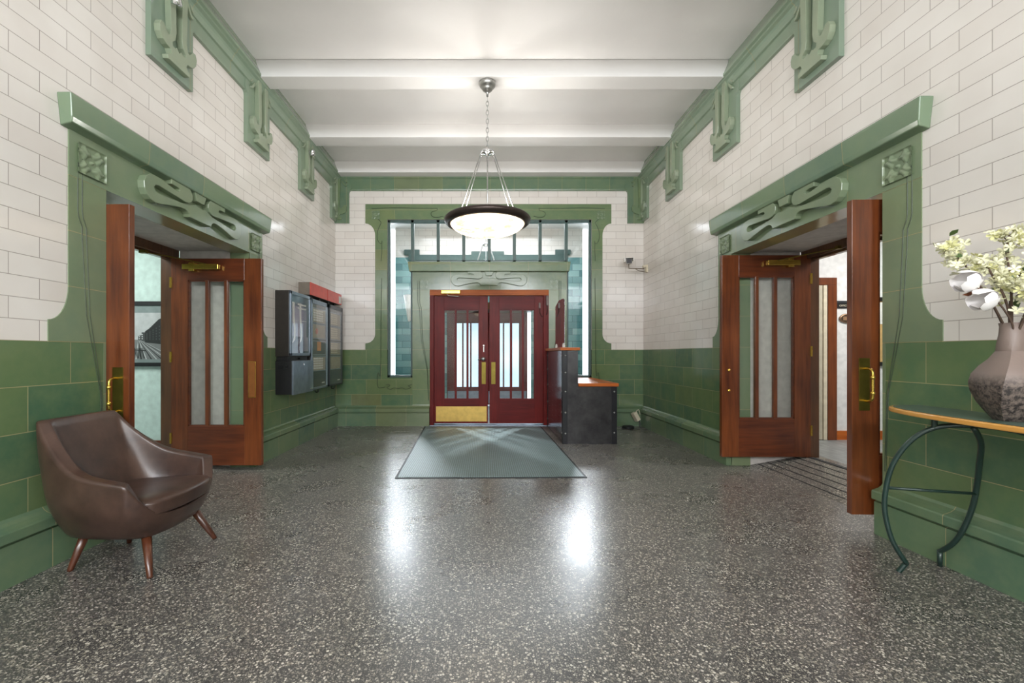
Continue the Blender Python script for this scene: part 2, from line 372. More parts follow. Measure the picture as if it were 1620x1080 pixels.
# ------------------------------------------------------------------ side walls
def side_wall(name, F, y0, y1, core_x, where):
    sg = 1 if F is FL else -1
    bm = B()
    for a, b in ((-4.0, y0-.02), (y1+.02, YB)):
        prism(bm, [(a, 0), (b, 0), (b, ZD), (a, ZD)], F, -.03, .004)
    n_green = len(bm.faces)
    for a, b in ((-4.0, y0-.02), (y1+.02, YB)):
        prism(bm, [(a, ZD), (b, ZD), (b, ZC), (a, ZC)], F, -.03, 0)
    prism(bm, [(y0-.02, ZO+.02), (y1+.02, ZO+.02), (y1+.02, ZC), (y0-.02, ZC)], F, -.03, 0)
    n_tile = len(bm.faces)
    for a, b in ((-4.0, y0-.02), (y1+.02, YB+.25)):
        prism(bm, [(a, 0), (b, 0), (b, ZC), (a, ZC)], F, -.75, -.031)
    prism(bm, [(y0-.02, ZO+.02), (y1+.02, ZO+.02), (y1+.02, ZC), (y0-.02, ZC)], F, -.75, -.031)
    bm.faces.ensure_lookup_table()
    for i, f in enumerate(bm.faces): f.material_index = 0 if i < n_green else (1 if i < n_tile else 2)
    o = obj(name, bm, [M['dado_y'], M['tile_y'], M['plaster']])
    tag(o, where, 'wall', kind='structure')
side_wall('wall_left', FL, L0, L1, 0, 'left wall of white glazed brick over a green tiled dado')
side_wall('wall_right', FR, R0, R1, 0, 'right wall of white glazed brick over a green tiled dado')

# ledge and base course
def ledge_prof():
    return [(0, .355), (.004, .338), (.014, .322), (.034, .308), (.06, .299), (.076, .294), (.08, .285), (.08, .238), (.074, .232), (.05, .230), (.05, .221), (.062, .217), (.062, 0), (0, 0)]
def ledge(name, F, a, b, mat, label):
    bm = B(); pr = ledge_prof()
    va = [bm.verts.new(F(a, h, d)) for d, h in pr]; vb = [bm.verts.new(F(b, h, d)) for d, h in pr]
    n = len(pr)
    for i in range(n): bm.faces.new((va[i], va[(i+1) % n], vb[(i+1) % n], vb[i]))
    bm.faces.new(va); bm.faces.new(vb[::-1])
    tag(obj(name, bm, mat), label, 'baseboard', kind='structure')
ledge('baseboard_left', FL, -4, L0, M['ledge'], 'green tiled base course with a coved ledge, left wall behind the armchair')
ledge('baseboard_left', FL, L1, YB-.05, M['ledge'], 'green tiled base course with a coved ledge, left wall beyond the doorway')
ledge('baseboard_right', FR, -4, R0, M['ledge'], 'green tiled base course with a coved ledge, right wall by the console table')
ledge('baseboard_right', FR, R1, YB-.05, M['ledge'], 'green tiled base course with a coved ledge, right wall beyond the doorway')
ledge('baseboard_back', FB, XL, -.915, M['ledge_x'], 'green tiled base course left of the entrance doors')
ledge('baseboard_back', FB, 1.085, XR, M['ledge_x'], 'green tiled base course right of the entrance doors')

# ------------------------------------------------------------------ back wall
SX0, SX1, SZ0, SZ1 = -1.626, 1.805, .807, 3.46      # composite window opening
bm = B()
def bw(x0, x1, z0, z1, d0=-.25, d1=.0, mi=0):
    n = len(bm.faces); prism(bm, [(x0, z0), (x1, z0), (x1, z1), (x0, z1)], FB, d0, d1)
    bm.faces.ensure_lookup_table()
    for f in bm.faces[n:]: f.material_index = mi
PL, PR = -1.205, 1.386          # outer faces of the door piers
DL, DR = -.913, 1.083           # door frame
bw(XL-.1, SX0, 0, ZD, d1=.004); bw(SX1, XR+.1, 0, ZD, d1=.004)
bw(XL-.1, SX0, ZD, ZC, mi=1); bw(SX1, XR+.1, ZD, ZC, mi=1); bw(SX0, SX1, SZ1, ZC, mi=1)
bw(SX0, PL, 0, SZ0, d1=.004); bw(PR, SX1, 0, SZ0, d1=.004)
tag(obj('wall_back', bm, [M['dado_x'], M['tile_x']]), 'back wall of white glazed brick with a green dado', 'wall', kind='structure')
bm = B(); bw(PL, DL, 0, 2.28); bw(DR, PR, 0, 2.28)
bmp = obj('trim_2', bm, M['jamb_x']); tag(bmp, 'green tiled piers each side of the entrance doors', 'door pier', kind='structure')
bm = B(); bw(PL, PR, 2.28, 2.59, -.25, .004)
tag(obj('trim_3', bm, M['lint_x']), 'green tiled lintel above the entrance doors', 'lintel', kind='structure')
bm = B(); prism(bm, [(-1.274, 2.74), (1.44, 2.74), (1.42, 2.58), (-1.25, 2.58)], FB, -.2, .07)
tag(obj('trim_4', bm, M['lint_x'], bevel=.006), 'projecting green cap over the entrance door lintel', 'cornice', kind='structure')

def arc(cx, cy, rx, ry, a0, a1, n=8):
    return [(cx+rx*math.cos(math.radians(a0+(a1-a0)*k/n)), cy+ry*math.sin(math.radians(a0+(a1-a0)*k/n))) for k in range(n+1)]
# green surround of the composite window: one outline round the opening
lx, rx_ = -1.995, 2.134; nl, nr = -1.83, 1.985; zt = 3.716
def surround_side(o, n_, inner, sgn):
    w_ = abs(o-n_)
    top = [(inner, zt), (o, zt), (o, 3.392)] + [(n_-sgn*w_*(1-math.sin(a)), 3.392-.2*(1-math.cos(a))) for a in [math.radians(90*k/8) for k in range(1, 9)]][:0]
    c = []
    for k in range(0, 9):
        a = math.radians(90*k/8)
        c.append((o+sgn*w_*math.sin(a)*-1*-1, 3.392-.2*(1-math.cos(a))))
    bot = []
    for k in range(0, 9):
        a = math.radians(90*k/8)
        bot.append((n_-sgn*w_*(1-math.cos(a)), 1.54-.16*math.sin(a)))
    return [(inner, zt), (o, zt)] + c + bot + [(o, ZD), (inner, ZD)]
bm = B()
pl = surround_side(lx, nl, SX0, 1); pr_ = surround_side(rx_, nr, SX1, -1)
prism(bm, pl, FB, 0, .006); prism(bm, pr_, FB, 0, .006)
prism(bm, [(SX0, SZ1), (SX1, SZ1), (SX1, zt), (SX0, zt)], FB, 0, .006)
tag(obj('trim_5', bm, M['jamb_x']), 'green tiled surround of the entrance window with flared corners', 'window surround', kind='structure')
# thin incised scroll lines on the surround
bm = B()
def scroll(pts, F, r=.005, n=6, d=.007): tube(bm, [F(s, h, d) for s, h in [(p[0], p[1]) for p in smooth_pts([(a, b, 0) for a, b in pts], n)]], r, 5)
def bx_(u): return (u-766)/94.2
def bz_(v): return 1.2+(560-v)/94.2
for mir in (0, 1):
    def mm(pts): return [((bx_(u) if not mir else .078*2-bx_(u)-.02), bz_(v)) for u, v in pts]
    bm_pts = [[(588, 330), (620, 329), (660, 329.5), (692, 329.5)], [(692, 329.5), (691, 333), (684, 335), (682, 339), (685, 343), (692, 344), (701, 342)],
              [(598, 347), (603, 352), (600, 359), (597, 368), (597, 378), (601, 385), (604, 384), (604, 381)], [(604, 384), (604, 400), (603, 413)],
              [(604, 440), (603, 500), (602, 589), (598, 589), (598, 612), (609, 612)], [(611, 608), (616, 608), (616, 611), (612, 613), (618, 615.5), (624, 613), (630, 614.5), (636, 613), (642, 615.5), (650, 613), (646, 610), (652, 608)]]
    for p in bm_pts: scroll(mm(p), FB, .0045, 4)
tag(obj('trim_6', bm, M['groove']), 'thin whiplash scroll lines on the green window surround', 'relief line', kind='structure')

# ------------------------------------------------------------------ green relief ornament shapes
HALF = [(0, 212), (-130, 212), (-137, 192), (-152, 178), (-175, 170), (-210, 171), (-280, 182), (-360, 199), (-430, 216), (-475, 221), (-515, 213), (-545, 192), (-566, 155), (-570, 110), (-553, 72), (-522, 49), (-480, 41), (-420, 44), (-340, 56), (-280, 66), (-248, 66), (-232, 56), (-240, 42), (-270, 38), (-322, 38), (-322, 0), (-132, 0), (-108, 18), (-93, 42), (-94, 72), (-110, 98), (-138, 112), (-175, 116), (-240, 110), (-350, 103), (-440, 97), (-468, 102), (-482, 120), (-474, 140), (-448, 150), (-390, 148), (-300, 141), (-200, 133), (-140, 128), (-96, 112), (-62, 100), (-30, 108), (0, 108)]
def whiplash(name, F, cs, ztop, depth, mat, label, d0=.004, k=.001114):
    bm = B()
    L = [(cs+x*k, ztop-y*k) for x, y in HALF]; R = [(cs-x*k, ztop-y*k) for x, y in HALF][::-1]
    prism(bm, L+R[1:-1], F, d0, depth)
    prism(bm, [(cs-70*k, ztop), (cs-44*k, ztop-66*k), (cs+44*k, ztop-66*k), (cs+70*k, ztop)], F, d0, depth)
    o = obj(name, bm, mat, bevel=.004); tag(o, label, 'relief ornament', kind='structure'); return o
whiplash('trim_7', FB, .082, 2.585, .035, M['orn_b'], 'raised whiplash ornament on the lintel over the entrance doors')
def rosette(bm, F, s0, s1, z0, z1, d=.006, h=.009, n=26):
    g = []
    for j in range(n+1):
        row = []
        for i in range(n+1):
            u = i/n*2-1; v = j/n*2-1
            # four petals set in the quarters, with a leafy edge, on a sunk ground
            au, av = abs(u), abs(v); pu, pv = au-.5, av-.5
            r = math.hypot(pu, pv); th = math.atan2(pv, pu)
            pet = max(0, 1-(r/(.43+.09*math.cos(4*th)))**3)
            vein = .35*math.exp(-((pu-pv)/.07)**2) if r < .4 else 0
            hh = pet*(1-vein)
            cen = max(0, 1-(math.hypot(u, v)/.16)**2)
            e = 1 if max(au, av) > .96 else 0
            dd = d+h*max(hh, cen, e*.8)-.002
            row.append(bm.verts.new(F(s0+(s1-s0)*i/n, z0+(z1-z0)*j/n, dd)))
        g.append(row)
    for j in range(n):
        for i in range(n): bm.faces.new((g[j][i], g[j][i+1], g[j+1][i+1], g[j+1][i]))
bm = B()
rosette(bm, FB, -1.105, -.925, 2.29, 2.48, .004, .0028); rosette(bm, FB, 1.095, 1.275, 2.29, 2.48, .004, .0028)
rosette(bm, FB, -1.885, -1.75, 3.46, 3.60, .009, .0028); rosette(bm, FB, 1.89, 2.025, 3.46, 3.60, .009, .0028)
tag(obj('trim_8', bm, M['orn_b'], smooth=True), 'square leaf rosettes at the corners of the entrance surround', 'rosette', kind='structure')

def stem_line(F, s_out, s_in, z_top, sgn, mat, label, nm, d=.006):
    """incised double stem: two thin ribs running down from the rosette, jogging, then slanting to the opening"""
    bm = B()
    for off in (0, 1):
        wt = .030*off*sgn; wb = .010*off*sgn
        pts = [(s_out+wt, z_top), (s_out+wt, z_top-.36), (s_out+wt+.008*sgn, z_top-.40), (s_out+wt+.028*sgn, z_top-.45), (s_out+wt+.031*sgn, z_top-.55),
               (s_out+.06*sgn+wt*.8, z_top-1.0), (s_in-.045*sgn+wb, .95), (s_in-.025*sgn+wb, .42)]
        tube(bm, [F(s, h, d) for s, h in pts], [.0034, .0034, .0034, .0034, .0032, .003, .0028, .002], 5)
    o = obj(nm, bm, mat, recalc=True); tag(o, label, 'relief line', kind='structure')
stem_line(FB, -1.115, DL, 2.43, 1, M['groove'], 'slender incised stem on the green pier left of the entrance doors', 'trim_9')
stem_line(FB, 1.285, DR, 2.43, -1, M['groove'], 'slender incised stem on the green pier right of the entrance doors', 'trim_10')

# ------------------------------------------------------------------ side doorway surrounds
def doorway(F, a, b, side, n0):
    o0, o1 = a-.264, b+.266
    bm = B()
    def leg(inner, outer, sgn):     # sgn: direction from outer edge towards the opening
        fl = .124
        c = [(outer-sgn*fl*(1-math.cos(math.radians(90*k/9))), 1.61-.21*math.sin(math.radians(90*k/9))) for k in range(10)]
        return [(inner, ZO), (outer, ZO)] + c + [(outer-sgn*fl, ZD), (inner, ZD)]
    prism(bm, leg(a, o0, 1), F, 0, .006); prism(bm, leg(b, o1, -1), F, 0, .006)
    ng = len(bm.faces)
    prism(bm, [(o0, ZO), (o1, ZO), (o1, 2.575), (o0, 2.575)], F, 0, .008)
    nl_ = len(bm.faces)
    # returns into the opening
    prism(bm, [(a-.02, 0), (a, 0), (a, ZO), (a-.02, ZO)], F, -.2, .0055); prism(bm, [(b, 0), (b+.02, 0), (b+.02, ZO), (b, ZO)], F, -.2, .0055)
    prism(bm, [(a-.02, ZO), (b+.02, ZO), (b+.02, ZO+.02), (a-.02, ZO+.02)], F, -.2, .0)
    bm.faces.ensure_lookup_table()
    for i, f in enumerate(bm.faces): f.material_index = 0 if i < ng or i >= nl_ else 1
    tag(obj('trim_%d' % n0, bm, [M['jamb_y'], M['lint_y']]), 'green tiled surround of the %s doorway' % side, 'door surround', kind='structure')
    # cap with a slightly battered underside
    bm = B(); s0, s1 = a-.335, b+.33
    prof = [(0, 2.735), (.085, 2.735), (.085, 2.715), (.078, 2.60), (.07, 2.568), (.03, 2.56), (0, 2.55)]
    va = [bm.verts.new(F(s0+max(0, (2.735-h))*.12, h, d)) for d, h in prof]; vb = [bm.verts.new(F(s1-max(0, (2.735-h))*.12, h, d)) for d, h in prof]
    for i in range(len(prof)): bm.faces.new((va[i], va[(i+1) % len(prof)], vb[(i+1) % len(prof)], vb[i]))
    bm.faces.new(va); bm.faces.new(vb[::-1])
    tag(obj('trim_%d' % (n0+1), bm, M['cap_y'], bevel=.006), 'heavy projecting green cap above the %s doorway' % side, 'cornice', kind='structure')
    whiplash('trim_%d' % (n0+2), F, (a+b)/2, 2.572, .06, M['orn_d'], 'raised whiplash ornament over the %s doorway' % side, .006)
    bm = B(); rosette(bm, F, a-.215, a-.015, 2.315, 2.5, .008, .02); rosette(bm, F, b+.015, b+.215, 2.315, 2.5, .008, .02)
    tag(obj('trim_%d' % (n0+3), bm, M['orn_d'], smooth=True), 'square leaf rosettes at the corners of the %s doorway' % side, 'rosette', kind='structure')
    stem_line(F, a-.205, a, 2.44, 1, M['groove'], 'slender incised stem on the near jamb of the %s doorway' % side, 'trim_%d' % (n0+4))
    stem_line(F, b+.205, b, 2.44, -1, M['groove'], 'slender incised stem on the far jamb of the %s doorway' % side, 'trim_%d' % (n0+5))
    # wooden frame at the back of the recess
    bm = B()
    prism(bm, [(a-.02, 0), (a+.03, 0), (a+.03, 2.31), (a-.02, 2.31)], F, -.89, -.755)
    prism(bm, [(b-.07, 0), (b+.02, 0), (b+.02, 2.31), (b-.07, 2.31)], F, -.89, -.755)
    prism(bm, [(a+.03, 2.215), (b-.07, 2.215), (b-.07, 2.31), (a+.03, 2.31)], F, -.89, -.755)
    prism(bm, [(a+.03, 2.195), (b-.07, 2.195), (b-.07, 2.215), (a+.03, 2.215)], F, -.86, -.8)
    tag(obj('trim_%d' % (n0+6), bm, M['darkwood'], bevel=.004), 'dark wooden door frame at the back of the %s doorway' % side, 'door frame', kind='structure')
doorway(FL, L0, L1, 'left', 11)
doorway(FR, R0, R1, 'right', 21)

# ------------------------------------------------------------------ cornice, brackets, frieze
CP = [(0, ZC), (.062, ZC), (.066, 4.325), (.072, 4.30), (.088, 4.26), (.104, 4.225), (.112, 4.20), (.122, 4.19), (.122, 4.165), (.10, 4.155), (.10, 4.135), (.078, 4.12), (.066, 4.10), (.058, 4.07), (.052, 4.055), (.035, 4.048), (.033, 3.95), (.03, ZF), (0, ZF)]
for nm, F, mat, lb in (('trim_31', FL, M['frz_y'], 'left'), ('trim_32', FR, M['frz_y'], 'right')):
    bm = B(); va = [bm.verts.new(F(-4, h, d)) for d, h in CP]; vb = [bm.verts.new(F(YB, h, d)) for d, h in CP]
    for i in range(len(CP)): bm.faces.new((va[i], va[(i+1) % len(CP)], vb[(i+1) % len(CP)], vb[i]))
    bm.faces.new(va); bm.faces.new(vb[::-1])
    tag(obj(nm, bm, mat), 'green glazed cornice along the top of the %s wall' % lb, 'cornice', kind='structure')
bm = B(); CB = [(0, ZB), (.05, ZB), (.05, 4.135), (.036, 4.125), (.034, 3.96), (.028, ZF), (0, ZF)]
va = [bm.verts.new(FB(XL, h, d)) for d, h in CB]; vb = [bm.verts.new(FB(XR, h, d)) for d, h in CB]
for i in range(len(CB)): bm.faces.new((va[i], va[(i+1) % len(CB)], vb[(i+1) % len(CB)], vb[i]))
tag(obj('trim_33', bm, M['frz_x']), 'green glazed frieze along the top of the back wall', 'frieze', kind='structure')
ANCH = [(0, .05), (-.12, .05), (-.13, .078), (-.102, .092), (-.086, .115), (-.10, .14), (-.14, .145), (-.178, .162), (-.206, .20), (-.213, .25), (-.197, .288), (-.165, .288), (-.142, .255), (-.118, .236), (-.10, .25), (-.09, .30), (-.108, .74), (-.042, .74), (-.03, .30), (-.045, .235), (-.075, .207), (-.07, .178), (-.04, .178), (-.025, .192), (0, .168)]
COMMA = [(0, 0), (.012, .03), (.03, .06), (.055, .085), (.075, .09), (.08, .075), (.06, .055), (.04, .03), (.02, 0), (.008, -.012)]
def bracket(F, sc, z0, name, label, half=None, mats=('frz_y', 'orn'), w_=.235):
    root = empty(name, F(sc, z0, 0)); tag(root, label, 'wall bracket', kind='structure')
    lo = -w_ if half != 'hi' else 0; hi = w_ if half != 'lo' else 0
    bm = B()
    pts = [(sc+lo, z0), (sc+hi, z0), (sc+hi, ZF-.05)]
    if half != 'lo': pts += [(sc+hi+.005, ZF-.02), (sc+hi+.03, ZF+.005), (sc+hi+.05, ZF+.03), (sc+hi+.04, 4.05), (sc+hi, 4.06)]
    pts += [(sc+hi, ZB-.01), (sc+lo, ZB-.01)]
    if half != 'hi': pts += [(sc+lo, 4.06), (sc+lo-.04, 4.05), (sc+lo-.05, ZF+.03), (sc+lo-.03, ZF+.005), (sc+lo-.005, ZF-.02), (sc+lo, ZF-.05)]
    prism(bm, pts, F, 0, .042)
    o = obj('bracket_panel', bm, M[mats[0]]); o.parent = root; o.matrix_parent_inverse = Matrix.Translation(-Vector(root.location))
    bm = B()
    L = [(sc+x, z0+h) for x, h in ANCH]; R = [(sc-x, z0+h) for x, h in ANCH]
    if half is None: prism(bm, L+R[::-1][1:-1], F, .042, .09)
    elif half == 'lo': prism(bm, L, F, .042, .07)
    else: prism(bm, R, F, .042, .07)
    for sg in (-1, 1):
        if half == 'lo' and sg > 0 or half == 'hi' and sg < 0: continue
        prism(bm, [(sc+sg*(.125+x), 4.02-h+.06) for x, h in COMMA], F, .042, .068)
        prism(bm, [(sc+sg*(.15+x*.8), 4.075-h*.8+.05) for x, h in COMMA], F, .042, .066)
    o = obj('raised_ornament', bm, M[mats[1]], bevel=.003); o.parent = root; o.matrix_parent_inverse = Matrix.Translation(-Vector(root.location))
cnt = 34
for F, side, off in ((FL, 'left', 0), (FR, 'right', .03)):
    for i, sc in enumerate((.83, 2.165, 3.50, 4.835, 6.17)):
        place = ['far behind the pendant, second from the camera', 'just ahead of the camera', 'nearest the camera', 'above the doorway', 'between the doorway and the far corner'][i]
        if i < 2: continue
        bracket(F, sc+off*.5, 3.41, 'trim_%d' % cnt, 'green bracket with raised anchor ornament on the %s wall, %s' % (side, place)); cnt += 1
    bracket(F, YB, 3.41, 'trim_%d' % cnt, 'green half bracket in the far %s corner, on the side wall' % side, 'lo', w_=.27); cnt += 1
bracket(FB, XL, 3.39, 'trim_%d' % cnt, 'green half bracket in the far left corner, on the back wall', 'hi', ('frz_x', 'orn_b'), w_=.24); cnt += 1
bracket(FB, XR, 3.39, 'trim_%d' % cnt, 'green half bracket in the far right corner, on the back wall', 'lo', ('frz_x', 'orn_b'), w_=.27); cnt += 1

# ------------------------------------------------------------------ ceiling
bm = B(); box(bm, XL-.2, XR+.2, -4.2, YB+.25, ZC, ZC+.15)
tag(obj('ceiling', bm, M['ceil']), 'white plaster ceiling of the lobby', 'ceiling', kind='structure')
for k, (y0, y1, lb) in enumerate(((7.2, YB, 'against the back wall'), (6.04, 6.30, 'second from the back wall'), (4.72, 4.95, 'carrying the pendant lamp'), (3.38, 3.62, 'nearest in front of the pendant'), (2.04, 2.28, 'over the camera'), (.7, .94, 'behind the camera'), (-.64, -.4, 'at the rear'), (-1.98, -1.74, 'furthest to the rear'))):
    bm = B(); box(bm, XL+.02, XR-.02, y0, y1-.001, ZB, ZC)
    tag(obj('trim_%d' % cnt, bm, M['ceil'], bevel=.006), 'white boxed ceiling beam %s' % lb, 'beam', kind='structure'); cnt += 1

# rear wall behind the camera, with an added clerestory for the fill light
bm = B()
def rw(x0, x1, z0, z1): box(bm, x0, x1, -4.2, -4.0, z0, z1)
rw(XL-.2, XR+.2, 0, 3.1); rw(XL-.2, -2.12, 3.1, ZC); rw(2.28, XR+.2, 3.1, ZC); rw(-2.12, 2.28, 4.13, ZC)
tag(obj('wall_rear', bm, M['tile_x']), 'rear wall of the lobby behind the camera', 'wall', kind='structure')
bm = B()
for k in range(9): x = -2.10+4.36*k/8; box(bm, x-.02, x+.02, -4.1, -4.05, 3.1, 4.13)
box(bm, -2.12, 2.28, -4.1, -4.05, 3.1, 3.14); box(bm, -2.12, 2.28, -4.1, -4.05, 4.09, 4.13)
tag(obj('window_3', bm, M['frame']), 'added clerestory window for fill light, unseen behind the camera', 'window', kind='structure')
for i, (F, lb) in enumerate(((FL, 'left'), (FR, 'right'))):  # added frames laid on the solid side walls, out of view, around the fill lights
    bm = B()
    for k in range(4): y = -3.5+2.4*k/3; prism(bm, [(y-.02, .9), (y+.02, .9), (y+.02, 3.5), (y-.02, 3.5)], F, 0, .03)
    for z in (.9, 2.2, 3.5): prism(bm, [(-3.52, z-.02), (-1.08, z-.02), (-1.08, z+.02), (-3.52, z+.02)], F, 0, .03)
    tag(obj('window_%d' % (7+i), bm, M['frame']), 'added tall window frame for fill light on the %s wall, unseen behind the camera' % lb, 'window', kind='structure')

# ------------------------------------------------------------------ composite entrance window
root = empty('window_1', (.08, YB+.1, .8)); tag(root, 'slate green framed entrance window with sidelights and a transom of seven panes', 'window', kind='structure')
def kid(o, root): o.parent = root; o.matrix_parent_inverse = Matrix.Translation(-Vector(root.location)); return o
bm = B(); y0, y1 = YB+.03, YB+.09
def fb(x0, x1, z0, z1, ya=None, yb=None): box(bm, x0, x1, ya or y0, yb or y1, z0, z1)
fb(SX0, SX0+.04, SZ0, SZ1); fb(SX1-.04, SX1, SZ0, SZ1); fb(SX0, SX1, SZ1-.045, SZ1)
fb(SX0, PL, SZ0, SZ0+.04); fb(PR, SX1, SZ0, SZ0+.04)
fb(PL-.035, PL+.008, SZ0, 2.6); fb(PR-.008, PR+.035, SZ0, 2.6)
fb(PL, PR, 2.74, 2.785)
for x in (-1.21, -.777, -.345, .085, .51, .945, 1.385): fb(x-.026, x+.026, 2.6, SZ1)
kid(obj('window_frame', bm, M['frame'], bevel=.004), root)
bm = B(); box(bm, SX0+.02, SX1-.02, YB+.058, YB+.062, 2.74, SZ1-.02); box(bm, SX0+.02, PL, YB+.058, YB+.062, SZ0+.02, 2.74); box(bm, PR, SX1-.02, YB+.058, YB+.062, SZ0+.02, 2.74)
kid(obj('glass_pane', bm, M['glass']), root)
# door frame
bm = B(); box(bm, DL, DL+.068, YB-.012, YB+.14, 0, 2.28); box(bm, DR-.068-.02, DR, YB-.012, YB+.14, 0, 2.28)
tag(obj('trim_%d' % cnt, bm, M['redwood'], bevel=.004), 'red mahogany jambs of the entrance door frame', 'door frame', kind='structure'); cnt += 1
bm = B(); box(bm, DL, DR, YB-.016, YB+.14, 2.185, 2.278)
tag(obj('trim_%d' % cnt, bm, M['orangewood'], bevel=.004), 'orange brown head of the entrance door frame', 'door frame', kind='structure'); cnt += 1
bm = B(); box(bm, DL, DR, YB-.02, YB+.14, 0, .012)
tag(obj('trim_%d' % cnt, bm, M['alu']), 'metal threshold under the entrance doors', 'threshold', kind='structure'); cnt += 1

# ------------------------------------------------------------------ door leaves
def make_door(name, loc, rz, W, H, label, mv, mh, t_=.045, gx=(.185, .81), gz=(.405, 1.915), glassm=None):
    root = empty(name, loc, rz); tag(root, label, 'door', kind='structure')
    h = t_/2; g0, g1 = gx[0]*W, gx[1]*W; z0, z1 = gz
    bm = B(); box(bm, 0, g0, -h, h, 0, H); box(bm, g1, W, -h, h, 0, H); obj('door_stile', bm, mv, root, bevel=.002)
    bm = B(); box(bm, g0, g1, -h, h, 0, z0); box(bm, g0, g1, -h, h, z1, H); obj('door_rail', bm, mh, root, bevel=.002)
    bm = B()
    b_ = .012
    for a, b, c, d in ((g0, g0+b_, z0, z1), (g1-b_, g1, z0, z1), (g0, g1, z0, z0+b_), (g0, g1, z1-b_, z1)): box(bm, a, b, -h+.006, h-.006, c, d)
    obj('glazing_bead', bm, mh, root)
    gw = (g1-g0)
    for k in (1, 2):
        x = g0+gw*k/3; bm = B(); box(bm, x-.018, x+.018, -h+.003, h-.003, z0, z1); obj('muntin', bm, mv, root, bevel=.003)
    for k in range(3):
        a = g0+gw*k/3+(.018 if k else .008); b = g0+gw*(k+1)/3-(.018 if k < 2 else .008)
        bm = B(); box(bm, a, b, -.003, .003, z0+.008, z1-.008); obj('glass_pane', bm, glassm or M['glassd'], root)
    return root
def pull_handle(root, W, ys, x_from_edge=.08, zc=.885):
    """back plate and brass D pull on the face at local y = ys*h"""
    h = .0225*ys; x = W-x_from_edge
    bm = B(); box(bm, x-.036, x+.036, min(h, h+.004*ys), max(h, h+.004*ys), zc-.178, zc+.178); pl_ = obj('handle_plate', bm, M['brassolive'], root, bevel=.001)
    pl_['label'] = 'aged brass backing plate'
    bm = B(); y1 = h+.07*ys
    ctrl = [(x, h, zc+.105), (x, h+.035*ys, zc+.108), (x, y1-.008*ys, zc+.098), (x, y1, zc+.07), (x, y1, zc+.02), (x, y1, zc-.03), (x, y1, zc-.07), (x, y1-.01*ys, zc-.1), (x, h+.03*ys, zc-.112), (x, h, zc-.108)]
    tube(bm, smooth_pts(ctrl, 4), .0085, 10)
    for z in (zc+.05, zc-.055): lathe(bm, [(.0085, -.012), (.014, -.006), (.014, .006), (.0085, .012)], (x, y1, z), 12)
    hd = obj('door_handle', bm, M['brass'], root, smooth=True); hd['label'] = 'polished brass D-shaped pull handle'
def hinges(root, ys, H):
    for z in (.28, 1.12, H-.25):
        bm = B(); box(bm, -.012, .008, ys*.0225-.008, ys*.0225+.008, z-.055, z+.055); tube(bm, [(-.006, ys*.027, z-.055), (-.006, ys*.027, z+.055)], .007, 8)
        obj('hinge', bm, M['brass'], root)
def closer(root, x0, x1, z, ys, arm):
    h = .0225*ys
    bm = B(); box(bm, x0, x1, min(h+.012*ys, h+.06*ys), max(h+.012*ys, h+.06*ys), z-.028, z+.028); box(bm, x0+.06, x0+.12, min(h, h+.05*ys), max(h, h+.05*ys), z-.045, z+.045)
    o = obj('door_closer', bm, M['brass'], root, bevel=.006); o['label'] = 'brass door closer'
    bm = B(); tube(bm, arm, .006, 6); 
    e = arm[-1]; box(bm, e[0]-.03, e[0]+.03, e[1]-.02, e[1]+.02, e[2]-.012, e[2]+.018)
    p = obj('closer_arm', bm, M['brassolive'], root)
DH = 2.14
# door_3 right doorway, far leaf
d = make_door('door_3', (3.466, 4.715, .11), PI, .945, DH, 'mahogany glazed door leaf, right doorway, seen flat on with a brass closer', M['mahog'], M['mahog_h'])
hinges(d, 1, DH)
closer(d, .15, .49, 2.05, 1, [(.40, .07, 2.07), (.20, .24, 2.10), (.04, .45, 2.115)])
for z in (.705, .92):
    bm = B(); lathe(bm, [(.0, .012), (.010, .010), (.016, .003), (.017, 0)], (0, 0, 0), 16); o = obj('handle_bolt', bm, M['brass'], d, smooth=True); o.rotation_euler = (-PI/2, 0, 0); o.location = (.945-.075, .0225, z)
# door_4 right doorway, near leaf
d = make_door('door_4', (3.445, 3.005, .11), PI-math.radians(1.5), .945, DH, 'mahogany door leaf, right doorway, seen edge-on behind the console table', M['mahog'], M['mahog_h'])
pull_handle(d, .945, 1); hinges(d, 1, DH)
# door_1 left doorway, near leaf
d = make_door('door_1', (-3.28, 2.965, .05), math.radians(-1.5), .94, DH, 'mahogany door leaf, left doorway, seen edge-on behind the armchair', M['mahog'], M['mahog_h'])
pull_handle(d, .94, -1, .075); hinges(d, -1, DH)
# door_2 left doorway, far leaf
d = make_door('door_2', (-3.24, 4.60, .05), 0, .935, DH, 'mahogany glazed door leaf, left doorway, seen flat on with a brass push plate', M['mahog'], M['mahog_h'])
hinges(d, -1, DH)
closer(d, .15, .52, 2.045, -1, [(.40, -.07, 2.07), (.20, -.24, 2.10), (.02, -.42, 2.115)])
bm = B(); box(bm, .80, .877, -.0255, -.0225, .70, 1.075); o = obj('push_plate', bm, M['brass'], d, bevel=.001); o['label'] = 'brass rimmed copper push plate'; bm = B(); box(bm, .806, .871, -.0265, -.0255, .706, 1.069); obj('plate_face', bm, P('copper_brown_plate', rgb(160, 100, 52), .4, .6), o)
